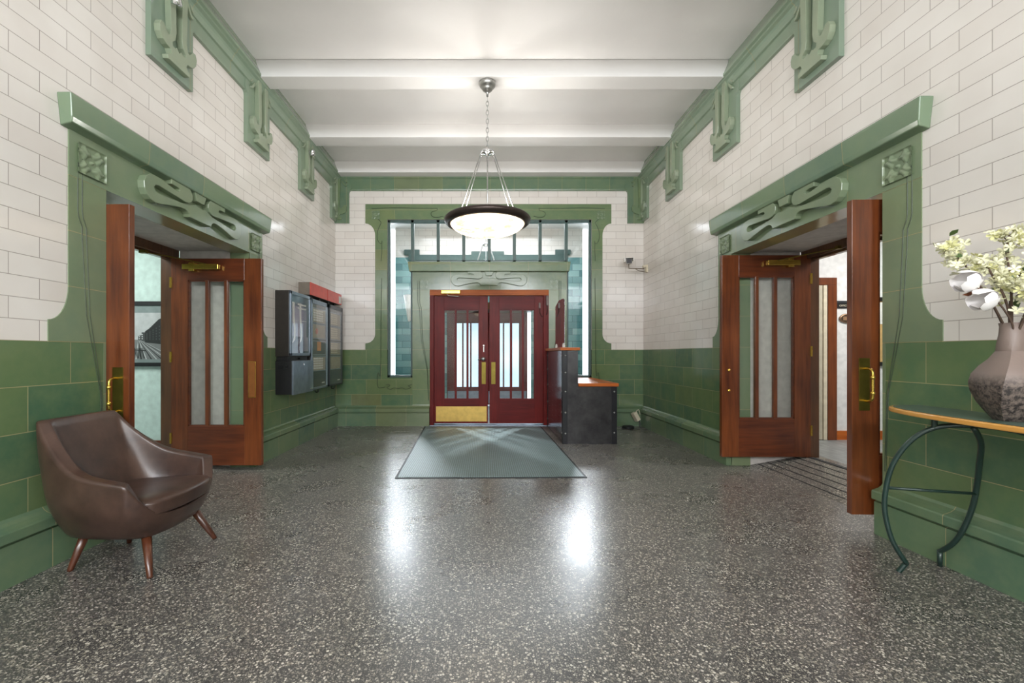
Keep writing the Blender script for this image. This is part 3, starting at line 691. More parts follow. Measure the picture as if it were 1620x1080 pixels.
# entrance doors
YD = YB+.06
d = make_door('door_5', (DL+.07, YD, .035), 0, .905, 2.145, 'left red mahogany entrance door with a brass kick plate', M['redwood'], M['redwood_h'], gx=(.18, .84))
bm = B(); box(bm, .03, .885, -.0275, -.0225, .03, .285); o = obj('kick_plate', bm, M['brassplate'], d); o['label'] = 'wide brass kick plate'
def ent_hw(d, x, knob):
    bm = B(); box(bm, x-.035, x+.035, -.0265, -.0225, .66, 1.03); o = obj('push_plate', bm, M['brassolive'], d, bevel=.001); o['label'] = 'aged brass push plate'
    if knob:
        bm = B(); lathe(bm, [(0, -.085), (.02, -.083), (.033, -.07), (.036, -.055), (.028, -.04), (.012, -.035), (.012, -.01), (.034, -.008), (.034, 0)], (x-.005, -.0225, 1.085), 20, 'y'); o = obj('door_knob', bm, M['nickel'], d, smooth=True)
        bm = B(); tube(bm, [(x-.01, -.08, 1.085), (x-.10, -.08, 1.07)], [.009, .006], 8); obj('door_lever', bm, M['bronze'], d, smooth=True)
        bm = B(); lathe(bm, [(0, -.03), (.012, -.03), (.016, -.01), (.022, 0)], (x, -.0225, 1.31), 16, 'y'); box(bm, x-.006, x+.006, -.035, -.0225, 1.2, 1.3); obj('door_lock', bm, M['nickel'], d, smooth=False)
ent_hw(d, .835, True)
d = make_door('door_6', (DR-.088, YD, .035), 0, .905, 2.145, 'right red mahogany entrance door beside the steel counter', M['redwood'], M['redwood_h'], gx=(.18, .84))
d.location.x = DR-.088-.905
ent_hw(d, .065, False)
bm = B(); box(bm, .83, .858, -.045, -.0225, 1.94, 2.03); tube(bm, smooth_pts([(.844, -.035, 1.94), (.85, -.035, 1.86), (.885, -.04, 1.80), (.93, -.05, 1.80), (.962, -.09, 1.86), (.965, -.10, 1.98)], 5), .005, 6); box(bm, .948, .982, -.11, -.076, 1.98, 2.14)
o = obj('contact_cable', bm, M['bronze'], d); o['label'] = 'looped armoured cable with end boxes'
bm = B(); box(bm, -.715, -.40, YB-.075, YB-.016, 2.205, 2.262)
cl = obj('door_closer', bm, M['brass'], bevel=.006); tag(cl, 'brass door closer on the orange head above the entrance doors', 'door closer')
bm = B(); tube(bm, [(-.62, YB-.045, 2.205), (-.60, YB-.05, 2.175), (-.43, YB-.03, 2.165)], .006, 6); o = obj('closer_arm', bm, M['nickel'], cl)

# ------------------------------------------------------------------ vestibule beyond the entrance
M['vtile'] = green_tile('teal_glazed_brick', 'x', .325, .155, .1, 0, tint=0)
t = NT('pale_teal_glazed_brick'); v = brick_vec(t, 'x', .07, 0); b = brick(t, v, .33, .15, .004)
c = t.ramp(b.outputs['Color'], [(0, rgb(78, 124, 128)), (.5, rgb(112, 158, 158)), (1, rgb(150, 186, 184))]); t.l(t.mix(b.outputs['Fac'], c, rgb(70, 104, 108)), t.b.inputs['Base Color']); t.b.inputs['Roughness'].default_value = .25
M['teal'] = t.m
bm = B(); VY = 10.3
def vb_(x0, x1, z0, z1, mi):
    n = len(bm.faces); box(bm, x0, x1, VY, VY+.2, z0, z1); bm.faces.ensure_lookup_table()
    for f in bm.faces[n:]: f.material_index = mi
for sx in (-1, 1):
    c = .08
    c = .11; a, b = sorted((c+sx*.98, c+sx*2.18)); vb_(a, b, 0, 3.45, 0); vb_(a, b, 3.45, 4.5, 1)
    a, b = sorted((c+sx*2.33, c+sx*2.75)); vb_(a, b, 0, 3.45, 0); vb_(a, b, 3.45, 4.5, 1)
    a, b = sorted((c+sx*2.18, c+sx*2.33)); vb_(a, b, 0, .68, 0)
vb_(.11-.98, .11+.98, 2.25, 3.45, 0); vb_(.11-.98, .11+.98, 3.45, 4.5, 1)
tag(obj('wall_vestibule_far', bm, [M['teal'], M['tile_x']]), 'teal and white brick wall at the far side of the vestibule', 'wall', kind='structure')
bm = B(); box(bm, -1.75, 1.9, VY-.06, VY, 3.36, 3.5); box(bm, -1.85, -1.5, VY-.06, VY, 3.5, 3.62); box(bm, 1.65, 2.0, VY-.06, VY, 3.5, 3.62); box(bm, -.3, .46, VY-.06, VY, 3.5, 3.58)
tag(obj('trim_%d' % cnt, bm, M['frame']), 'dark cap over the street doors inside the vestibule', 'cornice', kind='structure'); cnt += 1
bm = B(); box(bm, -2.7, -2.6, YB+.25, VY+.2, 0, 4.5); tag(obj('wall_vestibule_left', bm, M['teal']), 'left wall of the vestibule', 'wall', kind='structure')
bm = B(); box(bm, 2.82, 2.92, YB+.25, VY+.2, 0, 4.5); tag(obj('wall_vestibule_right', bm, M['teal']), 'right wall of the vestibule', 'wall', kind='structure')
bm = B(); box(bm, -2.7, 2.92, YB+.25, VY+.2, 4.12, 4.3); tag(obj('ceiling', bm, M['ceil']), 'white ceiling of the vestibule', 'ceiling', kind='structure')
bm = B()
box(bm, -.9, 1.06, VY-.9, VY-.02, 2.2, 2.3)
for k in range(5): box(bm, -.9, 1.06, VY-.9+k*.18, VY-.84+k*.18, 2.15, 2.2)
tag(obj('trim_%d' % cnt, bm, M['darkwood']), 'slatted wooden canopy over the street doors', 'canopy', kind='structure'); cnt += 1
t = NT('frosted_street_glass'); n1 = t.noise(t.pos(), 1.5, 3)
t.b.inputs['Base Color'].default_value = (.5, .55, .6, 1); t.l(t.ramp(n1, [(.3, rgb(176, 204, 226)), (.7, rgb(222, 236, 246))]), t.b.inputs['Emission Color']); t.b.inputs['Emission Strength'].default_value = 1.0; M['street'] = t.m
for i, x in enumerate((-.87, .08)):
    d = make_door('door_%d' % (7+i), (x, VY+.05, .02), 0, .93, 2.17, ('left', 'right')[i]+' street door with bright frosted panes, seen through the entrance glass', M['redwood'], M['redwood_h'], gx=(.2, .8), glassm=M['street'])
    bm = B(); box(bm, .02, .91, -.03, -.0225, .03, .32); o = obj('kick_plate', bm, M['alu'], d); o['label'] = 'pale metal kick plate'
t = NT('bright_sky_glass'); t.b.inputs['Emission Color'].default_value = (.86, .93, 1, 1); t.b.inputs['Emission Strength'].default_value = 2.0; M['skyglass'] = t.m
for i, sx in enumerate((-1, 1)):
    a, b = sorted((.11+sx*2.18, .11+sx*2.33)); bm = B(); box(bm, a, b, VY+.1, VY+.11, .68, 4.12)
    tag(obj('window_%d' % (5+i), bm, M['skyglass']), 'tall bright strip window %s of the street doors' % ('left', 'right')[i], 'window', kind='structure')
# free-hanging tapered white cone in the vestibule
bm = B(); lathe(bm, [(.02, 0), (.03, .02), (.11, .5), (.105, .5), (.02, .03)], (-1.44, 8.5, 1.83), 24)
tag(obj('white_cone', bm, M['white'], smooth=True), 'white tapered cone seen through the left sidelight', 'sconce')

# ------------------------------------------------------------------ left and right side rooms
bm = B(); box(bm, -7, XL-.751, 5.27, 5.4, 0, 3); box(bm, -7, -6.9, .8, 5.3, 0, 3); box(bm, -7, XL-.751, .7, .8, 0, 3)
tag(obj('wall_left_room', bm, M['mint']), 'pale mint wall of the room beyond the left doorway', 'wall', kind='structure')
bm = B(); box(bm, -7, XL-.751, .7, 5.4, 2.95, 3.05); tag(obj('ceiling', bm, M['ceil']), 'ceiling of the room beyond the left doorway', 'ceiling', kind='structure')
bm = B(); box(bm, -7, XL-.76, 5.252, 5.27, .045, .175); tag(obj('baseboard_left_room', bm, M['mahog_h']), 'brown baseboard seen through the left doorway', 'baseboard', kind='structure')
bm = B(); box(bm, XR+.751, 8.2, 5.70, 5.85, 0, 3.1); box(bm, 8.1, 8.2, .8, 5.7, 0, 3.1); box(bm, XR+.751, 8.2, .7, .8, 0, 3.1)
tag(obj('wall_right_room', bm, M['whitewall']), 'white wall of the corridor beyond the right doorway', 'wall', kind='structure')
bm = B(); box(bm, XR+.751, 8.2, .7, 5.85, 3.05, 3.15); tag(obj('ceiling', bm, M['ceil']), 'ceiling of the corridor beyond the right doorway', 'ceiling', kind='structure')
bm = B(); box(bm, 4.52, 8.1, 5.68, 5.70, .1, .215); tag(obj('baseboard_right_room', bm, M['orangewood']), 'orange brown baseboard seen through the right doorway', 'baseboard', kind='structure')
bm = B(); box(bm, 4.40, 4.515, 5.66, 5.70, .1, 2.085); box(bm, 3.45, 4.515, 5.66, 5.70, 2.085, 2.18)
tag(obj('trim_%d' % cnt, bm, M['mahog'], bevel=.003), 'brown architrave of the beige door in the corridor', 'door frame', kind='structure'); cnt += 1
M['beigedoor'] = P('cream_painted_door', rgb(190, 182, 160), .5)
root = empty('door_9', (3.6, 5.67, .1)); tag(root, 'beige painted door in the corridor beyond the right doorway', 'door', kind='structure')
bm = B(); box(bm, 3.55, 4.33, 5.66, 5.70, .105, 2.08); kid(obj('door_panel', bm, M['beigedoor'], bevel=.003), root)
bm = B(); box(bm, 4.34, 4.385, 5.655, 5.70, .105, 2.08); kid(obj('door_stop', bm, M['cream']), root)
# framed photograph in the left room
root = empty('framed_photograph', (-3.9, 5.25, 1.4)); tag(root, 'black framed black-and-white photograph of railway tracks on the mint wall', 'picture')
px0, px1, pz0, pz1 = -4.62, -3.6, 1.055, 1.825
bm = B()
for a, b, c, e in ((px0, px1, pz1-.045, pz1), (px0, px1, pz0, pz0+.045), (px0, px0+.045, pz0, pz1), (px1-.045, px1, pz0, pz1)): box(bm, a, b, 5.235, 5.268, c, e)
kid(obj('picture_frame', bm, M['black']), root)
bm = B(); box(bm, px0+.04, px1-.04, 5.25, 5.266, pz0+.04, pz1-.04); kid(obj('picture_mount', bm, P('grey_picture_mount', rgb(120, 132, 130), .6)), root)
ax0, ax1, az0, az1 = px0+.11, px1-.1, pz0+.085, pz1-.135
G = {k: P('print_tone_%d' % k, rgb(k, k+3, k+2), .6) for k in (30, 60, 110, 175)}
bm = B(); mats = [G[175], G[110], G[60], G[30]]
def flat(pts, mi, dd):
    n = len(bm.faces); f = bm.faces.new([bm.verts.new((ax0+u*(ax1-ax0), 5.2495-dd, az0+v*(az1-az0))) for u, v in pts]); f.material_index = mi
flat([(0, 0), (1, 0), (1, 1), (0, 1)], 0, 0)
flat([(0, 0), (1, 0), (1, .34), (.6, .38), (.5, .42), (0, .44)], 1, .0004)
flat([(.60, .36), (1, .30), (1, .99), (.80, .86), (.66, .66), (.60, .60)], 3, .0008); flat([(.50, .41), (.60, .38), (.60, .58), (.55, .58), (.55, .52), (.50, .50)], 2, .0008)
flat([(0, .3), (.10, .34), (.12, .95), (0, 1)], 3, .0008); flat([(.12, .4), (.22, .42), (.22, .62), (.12, .68)], 2, .0008)
for k in range(9):
    x = .46+k*.075; flat([(x, 0), (x+.02, 0), (.505+.004*k, .41), (.50+.004*k, .41)], 3 if k % 2 else 0, .001)
for i in range(8):
    for j in range(5):
        x = .62+i*.046; top = .56+i*.05; z = .42+j*(top-.42)/5; flat([(x, z), (x+.016, z), (x+.016, z+.03), (x, z+.03)], 2, .0012)
for i in range(2):
    for j in range(3): flat([(.51+i*.04, .43+j*.045), (.53+i*.04, .43+j*.045), (.53+i*.04, .455+j*.045), (.51+i*.04, .455+j*.045)], 0, .0012)
for k in range(7): flat([(.40+k*.03, .02+.05*(k % 3)), (.42+k*.03, .02), (.44+k*.02, .24), (.43+k*.02, .24)], 3, .0013)
flat([(.36, .20), (.62, .17), (.62, .19), (.36, .22)], 3, .0014)
kid(obj('photo_print', bm, mats, recalc=False), root)
# sign, oval plaque, notice board
root = empty('office_sign', (4.52, 5.69, 1.86)); tag(root, 'black strip sign with pale OFFICE lettering above the oval plaque', 'sign')
bm = B(); box(bm, 4.52, 4.90, 5.688, 5.698, 1.79, 1.88); kid(obj('sign_board', bm, M['black']), root)
bm = B(); box(bm, 4.52, 4.90, 5.684, 5.698, 1.86, 1.885); kid(obj('sign_rail', bm, M['aludark']), root)
me = text_mesh('OFFICE MA', .034); me.materials.append(M['cream']); o = bpy.data.objects.new('lettering', me); COL.objects.link(o); o.location = (4.565, 5.6865, 1.812); o.rotation_euler = (PI/2, 0, 0); kid(o, root)
root = empty('oval_plaque', (4.67, 5.69, 1.66)); tag(root, 'small oval bronze plaque on the white corridor wall', 'plaque')
bm = B(); lathe(bm, [(0, -.012), (.075, -.012), (.085, -.006), (.085, 0)], (0, 0, 0), 32, 'y'); o = obj('plaque_rim', bm, P('pale_copper', rgb(150, 120, 96), .35, .8), root, smooth=True); o.scale = (1.25, 1, .72)
bm = B(); lathe(bm, [(0, -.0135), (.068, -.0135), (.07, -.012)], (0, 0, 0), 32, 'y'); o = obj('plaque_face', bm, P('dark_bronze_face', rgb(86, 70, 56), .4, .5), root); o.scale = (1.25, 1, .72)
bm = B(); box(bm, -.065, .065, -.017, -.0125, -.025, .022); obj('plaque_number', bm, P('light_copper', rgb(190, 150, 116), .35, .6), root)
root = empty('notice_board', (5.3, 5.69, 1.5)); tag(root, 'black framed cork notice board with white papers in the corridor', 'notice board')
bm = B()
for a, b, c, e in ((4.98, 6.1, 1.88, 1.93), (4.98, 6.1, 1.05, 1.10), (4.98, 5.02, 1.05, 1.93), (6.06, 6.1, 1.05, 1.93)): box(bm, a, b, 5.67, 5.698, c, e)
kid(obj('board_frame', bm, M['black']), root)
bm = B(); box(bm, 5.01, 6.08, 5.685, 5.697, 1.08, 1.9); kid(obj('cork_panel', bm, P('tan_cork', rgb(196, 160, 104), .8)), root)
bm = B(); box(bm, 5.03, 5.35, 5.681, 5.685, 1.585, 1.865); box(bm, 5.4, 5.62, 5.681, 5.685, 1.5, 1.8); o = kid(obj('pinned_paper', bm, M['white']), root)

# ------------------------------------------------------------------ floor mat
MATQ = [(-.862, 4.262), (1.0, 4.29), (.94, 7.30), (-.985, 7.31)]
root = empty('floor_mat', (0, 5.8, 0)); tag(root, 'large grey green ribbed entrance mat in front of the double doors', 'mat')
bm = B(); prism(bm, MATQ, lambda s, h, d: (s, h, d), .0, .006); kid(obj('mat_border', bm, M['rubber']), root)
bm = B(); cx = sum(p[0] for p in MATQ)/4; cy = sum(p[1] for p in MATQ)/4
prism(bm, [(cx+(x-cx)*.975, cy+(y-cy)*.985) for x, y in MATQ], lambda s, h, d: (s, h, d), .006, .010); kid(obj('mat_pile', bm, M['mat']), root)

# ------------------------------------------------------------------ pendant lamps
def pendant(name, x, y, zc, label, power):
    root = empty(name, (x, y, zc)); tag(root, label, 'pendant lamp', 'alabaster bowl pendants')
    bm = B(); lathe(bm, [(0, 0), (.09, 0), (.093, -.015), (.088, -.035), (.074, -.052), (.06, -.06), (.058, -.072), (.046, -.09), (.022, -.102), (.012, -.115), (.012, -.15), (0, -.15)], seg=32); obj('canopy', bm, M['nickel'], root, smooth=True)
    bm = B(); z = -.15; k = 0
    while z > -.72:
        lk = []
        for i in range(13):
            a = 2*PI*i/12; dx = .014*math.cos(a); dz = .030*math.sin(a)
            lk.append((dx, 0, z-.03+dz) if k % 2 else (0, dx, z-.03+dz))
        tube(bm, lk, .0042, 6, False); z -= .048; k += 1
    obj('chain', bm, M['nickel'], root, smooth=True)
    bm = B(); lathe(bm, [(0, -.72), (.018, -.72), (.02, -.735), (.062, -.738), (.068, -.745), (.068, -.765), (.06, -.775), (.02, -.782), (.015, -.80), (0, -.80)], seg=24)
    for k in range(6):
        a = math.radians(30+60*k); tube(bm, [(.05*math.cos(a), .05*math.sin(a), -.75), (.075*math.cos(a), .075*math.sin(a), -.765), (.078*math.cos(a), .078*math.sin(a), -.79)], .009, 8)
    obj('hub', bm, M['chrome'], root, smooth=True)
    zr = -1.485
    for k in range(6):
        a = math.radians(30+60*k); bm = B(); tube(bm, [(.078*math.cos(a), .078*math.sin(a), -.78), (.345*math.cos(a), .345*math.sin(a), zr+.0)], .006, 8); obj('rod', bm, M['nickel'], root, smooth=True)
    bm = B(); lathe(bm, [(.34, zr+.02), (.40, zr+.018), (.455, zr+.008), (.472, zr-.012), (.468, zr-.035), (.445, zr-.058), (.415, zr-.068), (.40, zr-.062), (.398, zr-.02), (.34, zr+.0), (.34, zr+.02)], seg=64); o = obj('rim', bm, M['bronze'], root, smooth=True); o['label'] = 'dark bronze rim'
    bm = B(); prof = [(.405*math.cos(math.radians(q)), zr-.045-.135*math.sin(math.radians(q))) for q in range(0, 91, 6)]
    prof[-1] = (.002, prof[-1][1]); lathe(bm, prof, seg=64); o = obj('bowl', bm, M['alab'], root, smooth=True); o['label'] = 'glowing veined alabaster bowl'
    l = bpy.data.lights.new('lamp_bulb', 'POINT'); l.energy = power; l.color = WARM; l.shadow_soft_size = .06
    lo = bpy.data.objects.new('lamp_bulb', l); COL.objects.link(lo); lo.parent = root; lo.location = (0, 0, zr+.02)
    return root
pendant('pendant_lamp', .035, 4.83, ZB, 'alabaster bowl pendant hanging from the ceiling beam over the lobby', 62)
pendant('pendant_lamp', .035, 8.75, 4.12, 'alabaster bowl pendant seen through the transom in the vestibule', 42)
pendant('pendant_lamp', .035, -.52, ZB, 'added alabaster bowl pendant, unseen behind the camera, to light the upper lobby', 24)  # added lamp out of view, brightens the ceiling and upper walls

# ------------------------------------------------------------------ bracket spotlights
for i, (y, z, lb) in enumerate(((3.43, 3.935, 'chrome spotlight on the bracket nearest the camera, left wall'), (6.12, 3.985, 'chrome spotlight on the bracket beyond the left doorway'))):
    root = empty('spotlight', (XL+.08, y, z)); tag(root, lb, 'spotlight', 'chrome spotlights on the left brackets')
    bm = B(); lathe(bm, [(0, .0), (.022, .0), (.024, .012), (0, .014)], (0, 0, 0), 16, 'x'); tube(bm, [(.01, 0, 0), (.04, 0, .02), (.05, .02, .0)], .006, 8); obj('spot_mount', bm, M['chrome'], root, smooth=True)
    bm = B(); lathe(bm, [(0, .05), (.02, .05), (.03, .03), (.038, -.02), (.036, -.03), (.03, -.02), (0, -.01)], (0, 0, 0), 20); o = obj('spot_head', bm, M['chrome'], root, smooth=True); o.location = (.055, -.03, -.02); o.rotation_euler = (.5, .35, 0)

# ------------------------------------------------------------------ security camera, far right corner
root = empty('security_camera', (2.4, 7.2, 2.7)); tag(root, 'small white security camera on a wall arm in the far right corner', 'security camera')
mx = Matrix.Translation((2.36, 7.22, 2.72)) @ Matrix.Rotation(math.radians(-14), 4, 'Z') @ Matrix.Rotation(math.radians(8), 4, 'X')
bm = B(); box(bm, -.045, .045, -.1, .14, -.045, .035, mx); kid(obj('camera_body', bm, M['white'], bevel=.006), root)
bm = B(); box(bm, -.058, .058, -.15, .1, .038, .046, mx); box(bm, -.075, -.058, -.15, .1, -.02, .045, mx); box(bm, .058, .07, -.15, .1, -.005, .045, mx); kid(obj('sun_shield', bm, M['white']), root)
bm = B(); box(bm, -.04, .04, -.106, -.099, -.042, .03, mx); kid(obj('lens_window', bm, M['black']), root)
bm = B(); tube(bm, [(2.36, 7.22, 2.67), (2.36, 7.22, 2.60), (2.62, 7.25, 2.60)], .009, 8); tube(bm, smooth_pts([(2.46, 7.23, 2.60), (2.53, 7.24, 2.565), (2.6, 7.25, 2.555), (2.63, 7.25, 2.56)], 4), .006, 6); kid(obj('mounting_arm', bm, P('taupe_metal', rgb(120, 108, 92), .5), smooth=True), root)
bm = B(); box(bm, 2.645, XR, 7.215, 7.285, 2.54, 2.66); box(bm, 2.60, 2.65, 7.22, 7.28, 2.62, 2.65); kid(obj('wall_plate', bm, M['cream']), root)

# small white sensor and black puck by the far right corner
root = empty('floor_spotlight', (2.55, 7.28, .0)); tag(root, 'small cream box on a bracket at the foot of the far right corner', 'sensor box')
mx = Matrix.Translation((2.50, 7.30, .17)) @ Matrix.Rotation(math.radians(-28), 4, 'Y') @ Matrix.Rotation(math.radians(20), 4, 'Z')
bm = B(); box(bm, -.035, .035, -.04, .04, -.075, .075, mx); kid(obj('box_body', bm, M['cream'], bevel=.004), root)
bm = B(); tube(bm, smooth_pts([(2.53, 7.33, .12), (2.57, 7.31, .08), (2.56, 7.28, .0)], 4), .01, 8); kid(obj('box_stem', bm, M['black']), root); bm = B(); tube(bm, smooth_pts([(2.5, 7.33, .23), (2.56, 7.34, .28), (2.58, 7.33, .2)], 4), .005, 6); kid(obj('box_wire', bm, M['cream']), root)
bm = B(); lathe(bm, [(0, 0), (.095, 0), (.1, .01), (.095, .03), (.08, .042), (0, .045)], (2.33, 7.17, .0), 32)
tag(obj('floor_puck', bm, M['black'], smooth=True), 'flat round black disc on the floor behind the counter', 'disc')

# ------------------------------------------------------------------ intercom cabinets on the left wall
root = empty('display_cabinet', (XL, 5.6, 1.56)); tag(root, 'dark wall display case with a light metal glazed door, nearest of the wall cabinets', 'display case')
bm = B(); box(bm, XL, -2.335, 5.287, 5.91, 1.17, 1.965); kid(obj('case_body', bm, M['cabinet'], bevel=.004), root)
bm = B(); XF = -2.315
for a, b, c, e in ((5.287, 5.91, 1.925, 1.965), (5.287, 5.91, 1.18, 1.215), (5.287, 5.335, 1.18, 1.965), (5.87, 5.91, 1.18, 1.965)): box(bm, -2.335, XF, a, b, c, e)
kid(obj('case_door_frame', bm, M['alu'], bevel=.003), root)
t = NT('dark_display_sheet'); sep = t.n('ShaderNodeSeparateXYZ'); t.l(t.pos(), sep.inputs[0])
t.l(t.ramp(t.noise(t.pos(), 3, 2), [(.3, rgb(120, 118, 138)), (.7, rgb(160, 156, 176))]), t.b.inputs['Base Color']); t.b.inputs['Roughness'].default_value = .5; M['lilac'] = t.m
bm = B(); box(bm, -2.334, -2.331, 5.335, 5.87, 1.215, 1.925); kid(obj('backing_sheet', bm, P('dark_blue_sheet', rgb(38, 60, 84), .5)), root)
bm = B(); box(bm, -2.331, -2.329, 5.35, 5.80, 1.42, 1.80); box(bm, -2.331, -2.329, 5.70, 5.85, 1.24, 1.42); kid(obj('directory_sheet', bm, M['lilac']), root)
bm = B(); box(bm, -2.329, -2.327, 5.52, 5.78, 1.815, 1.835); box(bm, -2.329, -2.327, 5.52, 5.78, 1.77, 1.785); box(bm, -2.329, -2.3275, 5.37, 5.8, 1.62, 1.625); kid(obj('printed_heading', bm, M['white']), root)
# white shapes standing in for reflections on the case glass
bm = B()
for s0, w0 in ((5.40, 1), (5.60, .9)):
    L_ = [(s0-.03*w0, 1.84), (s0+.03*w0, 1.84), (s0+.03*w0, 1.66), (s0+.06*w0, 1.52), (s0+.05*w0, 1.38), (s0-.02, 1.34), (s0+.01*w0, 1.40), (s0+.015, 1.5), (s0-.02*w0, 1.62)]
    prism(bm, L_, FL, .172, .174)
kid(obj('reflection_shape', bm, M['white']), root)
bm = B(); box(bm, -2.323, -2.320, 5.33, 5.875, 1.21, 1.93); kid(obj('glass_pane', bm, M['glass']), root)
bm = B(); box(bm, XL+.01, -2.36, 5.30, 5.90, 1.12, 1.17); tube(bm, [(-2.36, 5.62, 1.145), (-2.335, 5.62, 1.145)], .012, 8); kid(obj('lock_rail', bm, M['black']), root)
root = empty('metal_lock_box', (XL, 5.6, .92)); tag(root, 'grey metal lock box mounted under the display case', 'lock box')
bm = B(); box(bm, XL, -2.30, 5.287, 5.91, .715, 1.118); kid(obj('box_body', bm, M['black'], bevel=.004), root)
bm = B(); box(bm, -2.30, -2.282, 5.287, 5.912, .71, 1.12); kid(obj('box_lid', bm, M['alu'], bevel=.002), root)
bm = B(); lathe(bm, [(0, .006), (.010, .006), (.014, 0)], (-2.282, 5.60, 1.07), 14, 'x'); kid(obj('lock_cylinder', bm, M['chrome']), root); bm = B(); box(bm, -2.2825, -2.2805, 5.82, 5.88, .742, .752); kid(obj('maker_plate', bm, M['chrome']), root)
bm = B(); box(bm, XL+.04, XL+.10, 5.282, 5.288, 1.02, 1.07); lathe(bm, [(0, -.008), (.018, -.008), (.02, 0)], (XL+.14, 5.287, 1.045), 14, 'y'); kid(obj('side_latch', bm, M['blacksteel']), root)
cab_specs = [('entry_phone_cabinet', 5.955, 6.575, 'dark glazed intercom cabinet in the middle of the wall cabinets', True), ('entry_phone_cabinet', 6.64, 7.25, 'dark glazed intercom cabinet nearest the far left corner', False)]
for nm, a, b, lb, mid in cab_specs:
    root = empty(nm, (XL, (a+b)/2, 1.33)); tag(root, lb, 'intercom cabinet', 'pair of intercom cabinets')
    bm = B(); box(bm, XL, -2.345, a, b, .72, 1.95); kid(obj('cabinet_body', bm, M['cabinet'], bevel=.004), root)
    bm = B()
    for p, q, c, e in ((a, b, 1.89, 1.95), (a, b, .715, .745), (a, a+.04, .715, 1.95), (b-.05, b, .715, 1.95)): box(bm, -2.345, -2.32, p, q, c, e)
    kid(obj('cabinet_frame', bm, M['alu'] if mid else M['aludark'], bevel=.003), root)
    H = 1.235
    zs = [(.10, .25), (.275, .425), (.465, .61), (.64, .79)]
    bm = B(); box(bm, -2.345, -2.336, a+.04, b-.05, .745, 1.89); kid(obj('front_plate', bm, M['aludark']), root)
    bm = B(); box(bm, -2.336, -2.332, a+.04, b-.05, .745, .93); kid(obj('lower_panel', bm, M['navy']), root)
    bm = B(); box(bm, -2.332, -2.3305, b-.22, b-.11, .785, .80); kid(obj('maker_plate', bm, M['white']), root)
    for k, (f0, f1) in enumerate(zs):
        z1 = 1.95-f0*H; z0 = 1.95-f1*H; m_ = M['beigepanel'] if not (mid and k == 2) else M['navy']
        bm = B(); box(bm, -2.336, -2.331, a+.06, b-.09, z0, z1); mod = kid(obj('intercom_module', bm, m_), root)
        bm = B()
        for p, q, c, e in ((a+.05, b-.08, z1, z1+.012), (a+.05, b-.08, z0-.012, z0), (a+.045, a+.06, z0-.012, z1+.012), (b-.09, b-.075, z0-.012, z1+.012)): box(bm, -2.336, -2.326, p, q, c, e)
        obj('module_bezel', bm, M['alu'], mod)
        if mid and k in (0, 3) or (not mid and k < 3):
            nx = 6 if mid else 5; bmesh_src = None
            for i in range(nx):
                for j in range(5):
                    yy = a+.09+i*.06; zz = z0+.02+j*.033
                    if bmesh_src is None:
                        bm = B(); box(bm, 0, .004, 0, .038, 0, .022); bt = obj('name_button', bm, M['white'] if mid else M['cream'], mod); bmesh_src = bt
                    else:
                        bt = bmesh_src.copy(); COL.objects.link(bt); bt.parent = mod
                    bt.location = (-2.331, yy, zz)
        if mid and k == 2:
            bm = B(); box(bm, -2.331, -2.3285, a+.22, a+.36, z0+.05, z1-.0); box(bm, -2.3285, -2.3275, a+.26, a+.32, z0+.07, z1-.05); obj('warning_sticker', bm, P('orange_cream_sticker', rgb(220, 150, 96), .5), mod)
        if mid and k == 1:
            bm = B(); lathe(bm, [(0, .006), (.04, .006), (.042, 0)], (-2.331, a+.2, (z0+z1)/2), 20, 'x'); obj('round_emblem', bm, P('faded_red_print', rgb(190, 110, 96), .5), mod)
    bm = B(); box(bm, -2.3245, -2.3225, a+.03, b-.04, .74, 1.895); kid(obj('glass_pane', bm, M['glass']), root)
    bm = B(); tube(bm, smooth_pts([(XL+.06, b-.18, .72), (XL+.06, b-.18, .66), (XL+.10, b-.18, .655), (XL+.10, b-.18, .69)], 3), .009, 6); kid(obj('hanger_hook', bm, M['black']), root)
for nm, a, b, lb, sticker in (('alarm_box', 5.95, 6.60, 'long red alarm box over the middle intercom cabinet', False), ('alarm_box', 6.615, 7.25, 'long red alarm box with a white sticker, nearest the far left corner', True)):
    root = empty(nm, (XL, (a+b)/2, 2.08)); tag(root, lb, 'alarm box', 'red alarm boxes')
    bm = B(); box(bm, XL, -2.345, a, b, 2.0, 2.17); kid(obj('box_body', bm, M['redgrey'], bevel=.003), root)
    bm = B(); box(bm, -2.345, -2.336, a, b-.004, 2.0, 2.17); kid(obj('red_cover', bm, M['red'], bevel=.002), root)
    bm = B(); box(bm, XL+.03, -2.39, a+.15, a+.22, 1.95, 2.0); box(bm, XL+.03, -2.39, b-.2, b-.14, 1.95, 2.0); kid(obj('mounting_foot', bm, M['black']), root)
    if sticker:
        bm = B(); box(bm, -2.336, -2.3345, b-.14, b-.03, 2.02, 2.13); kid(obj('white_sticker', bm, M['white']), root)

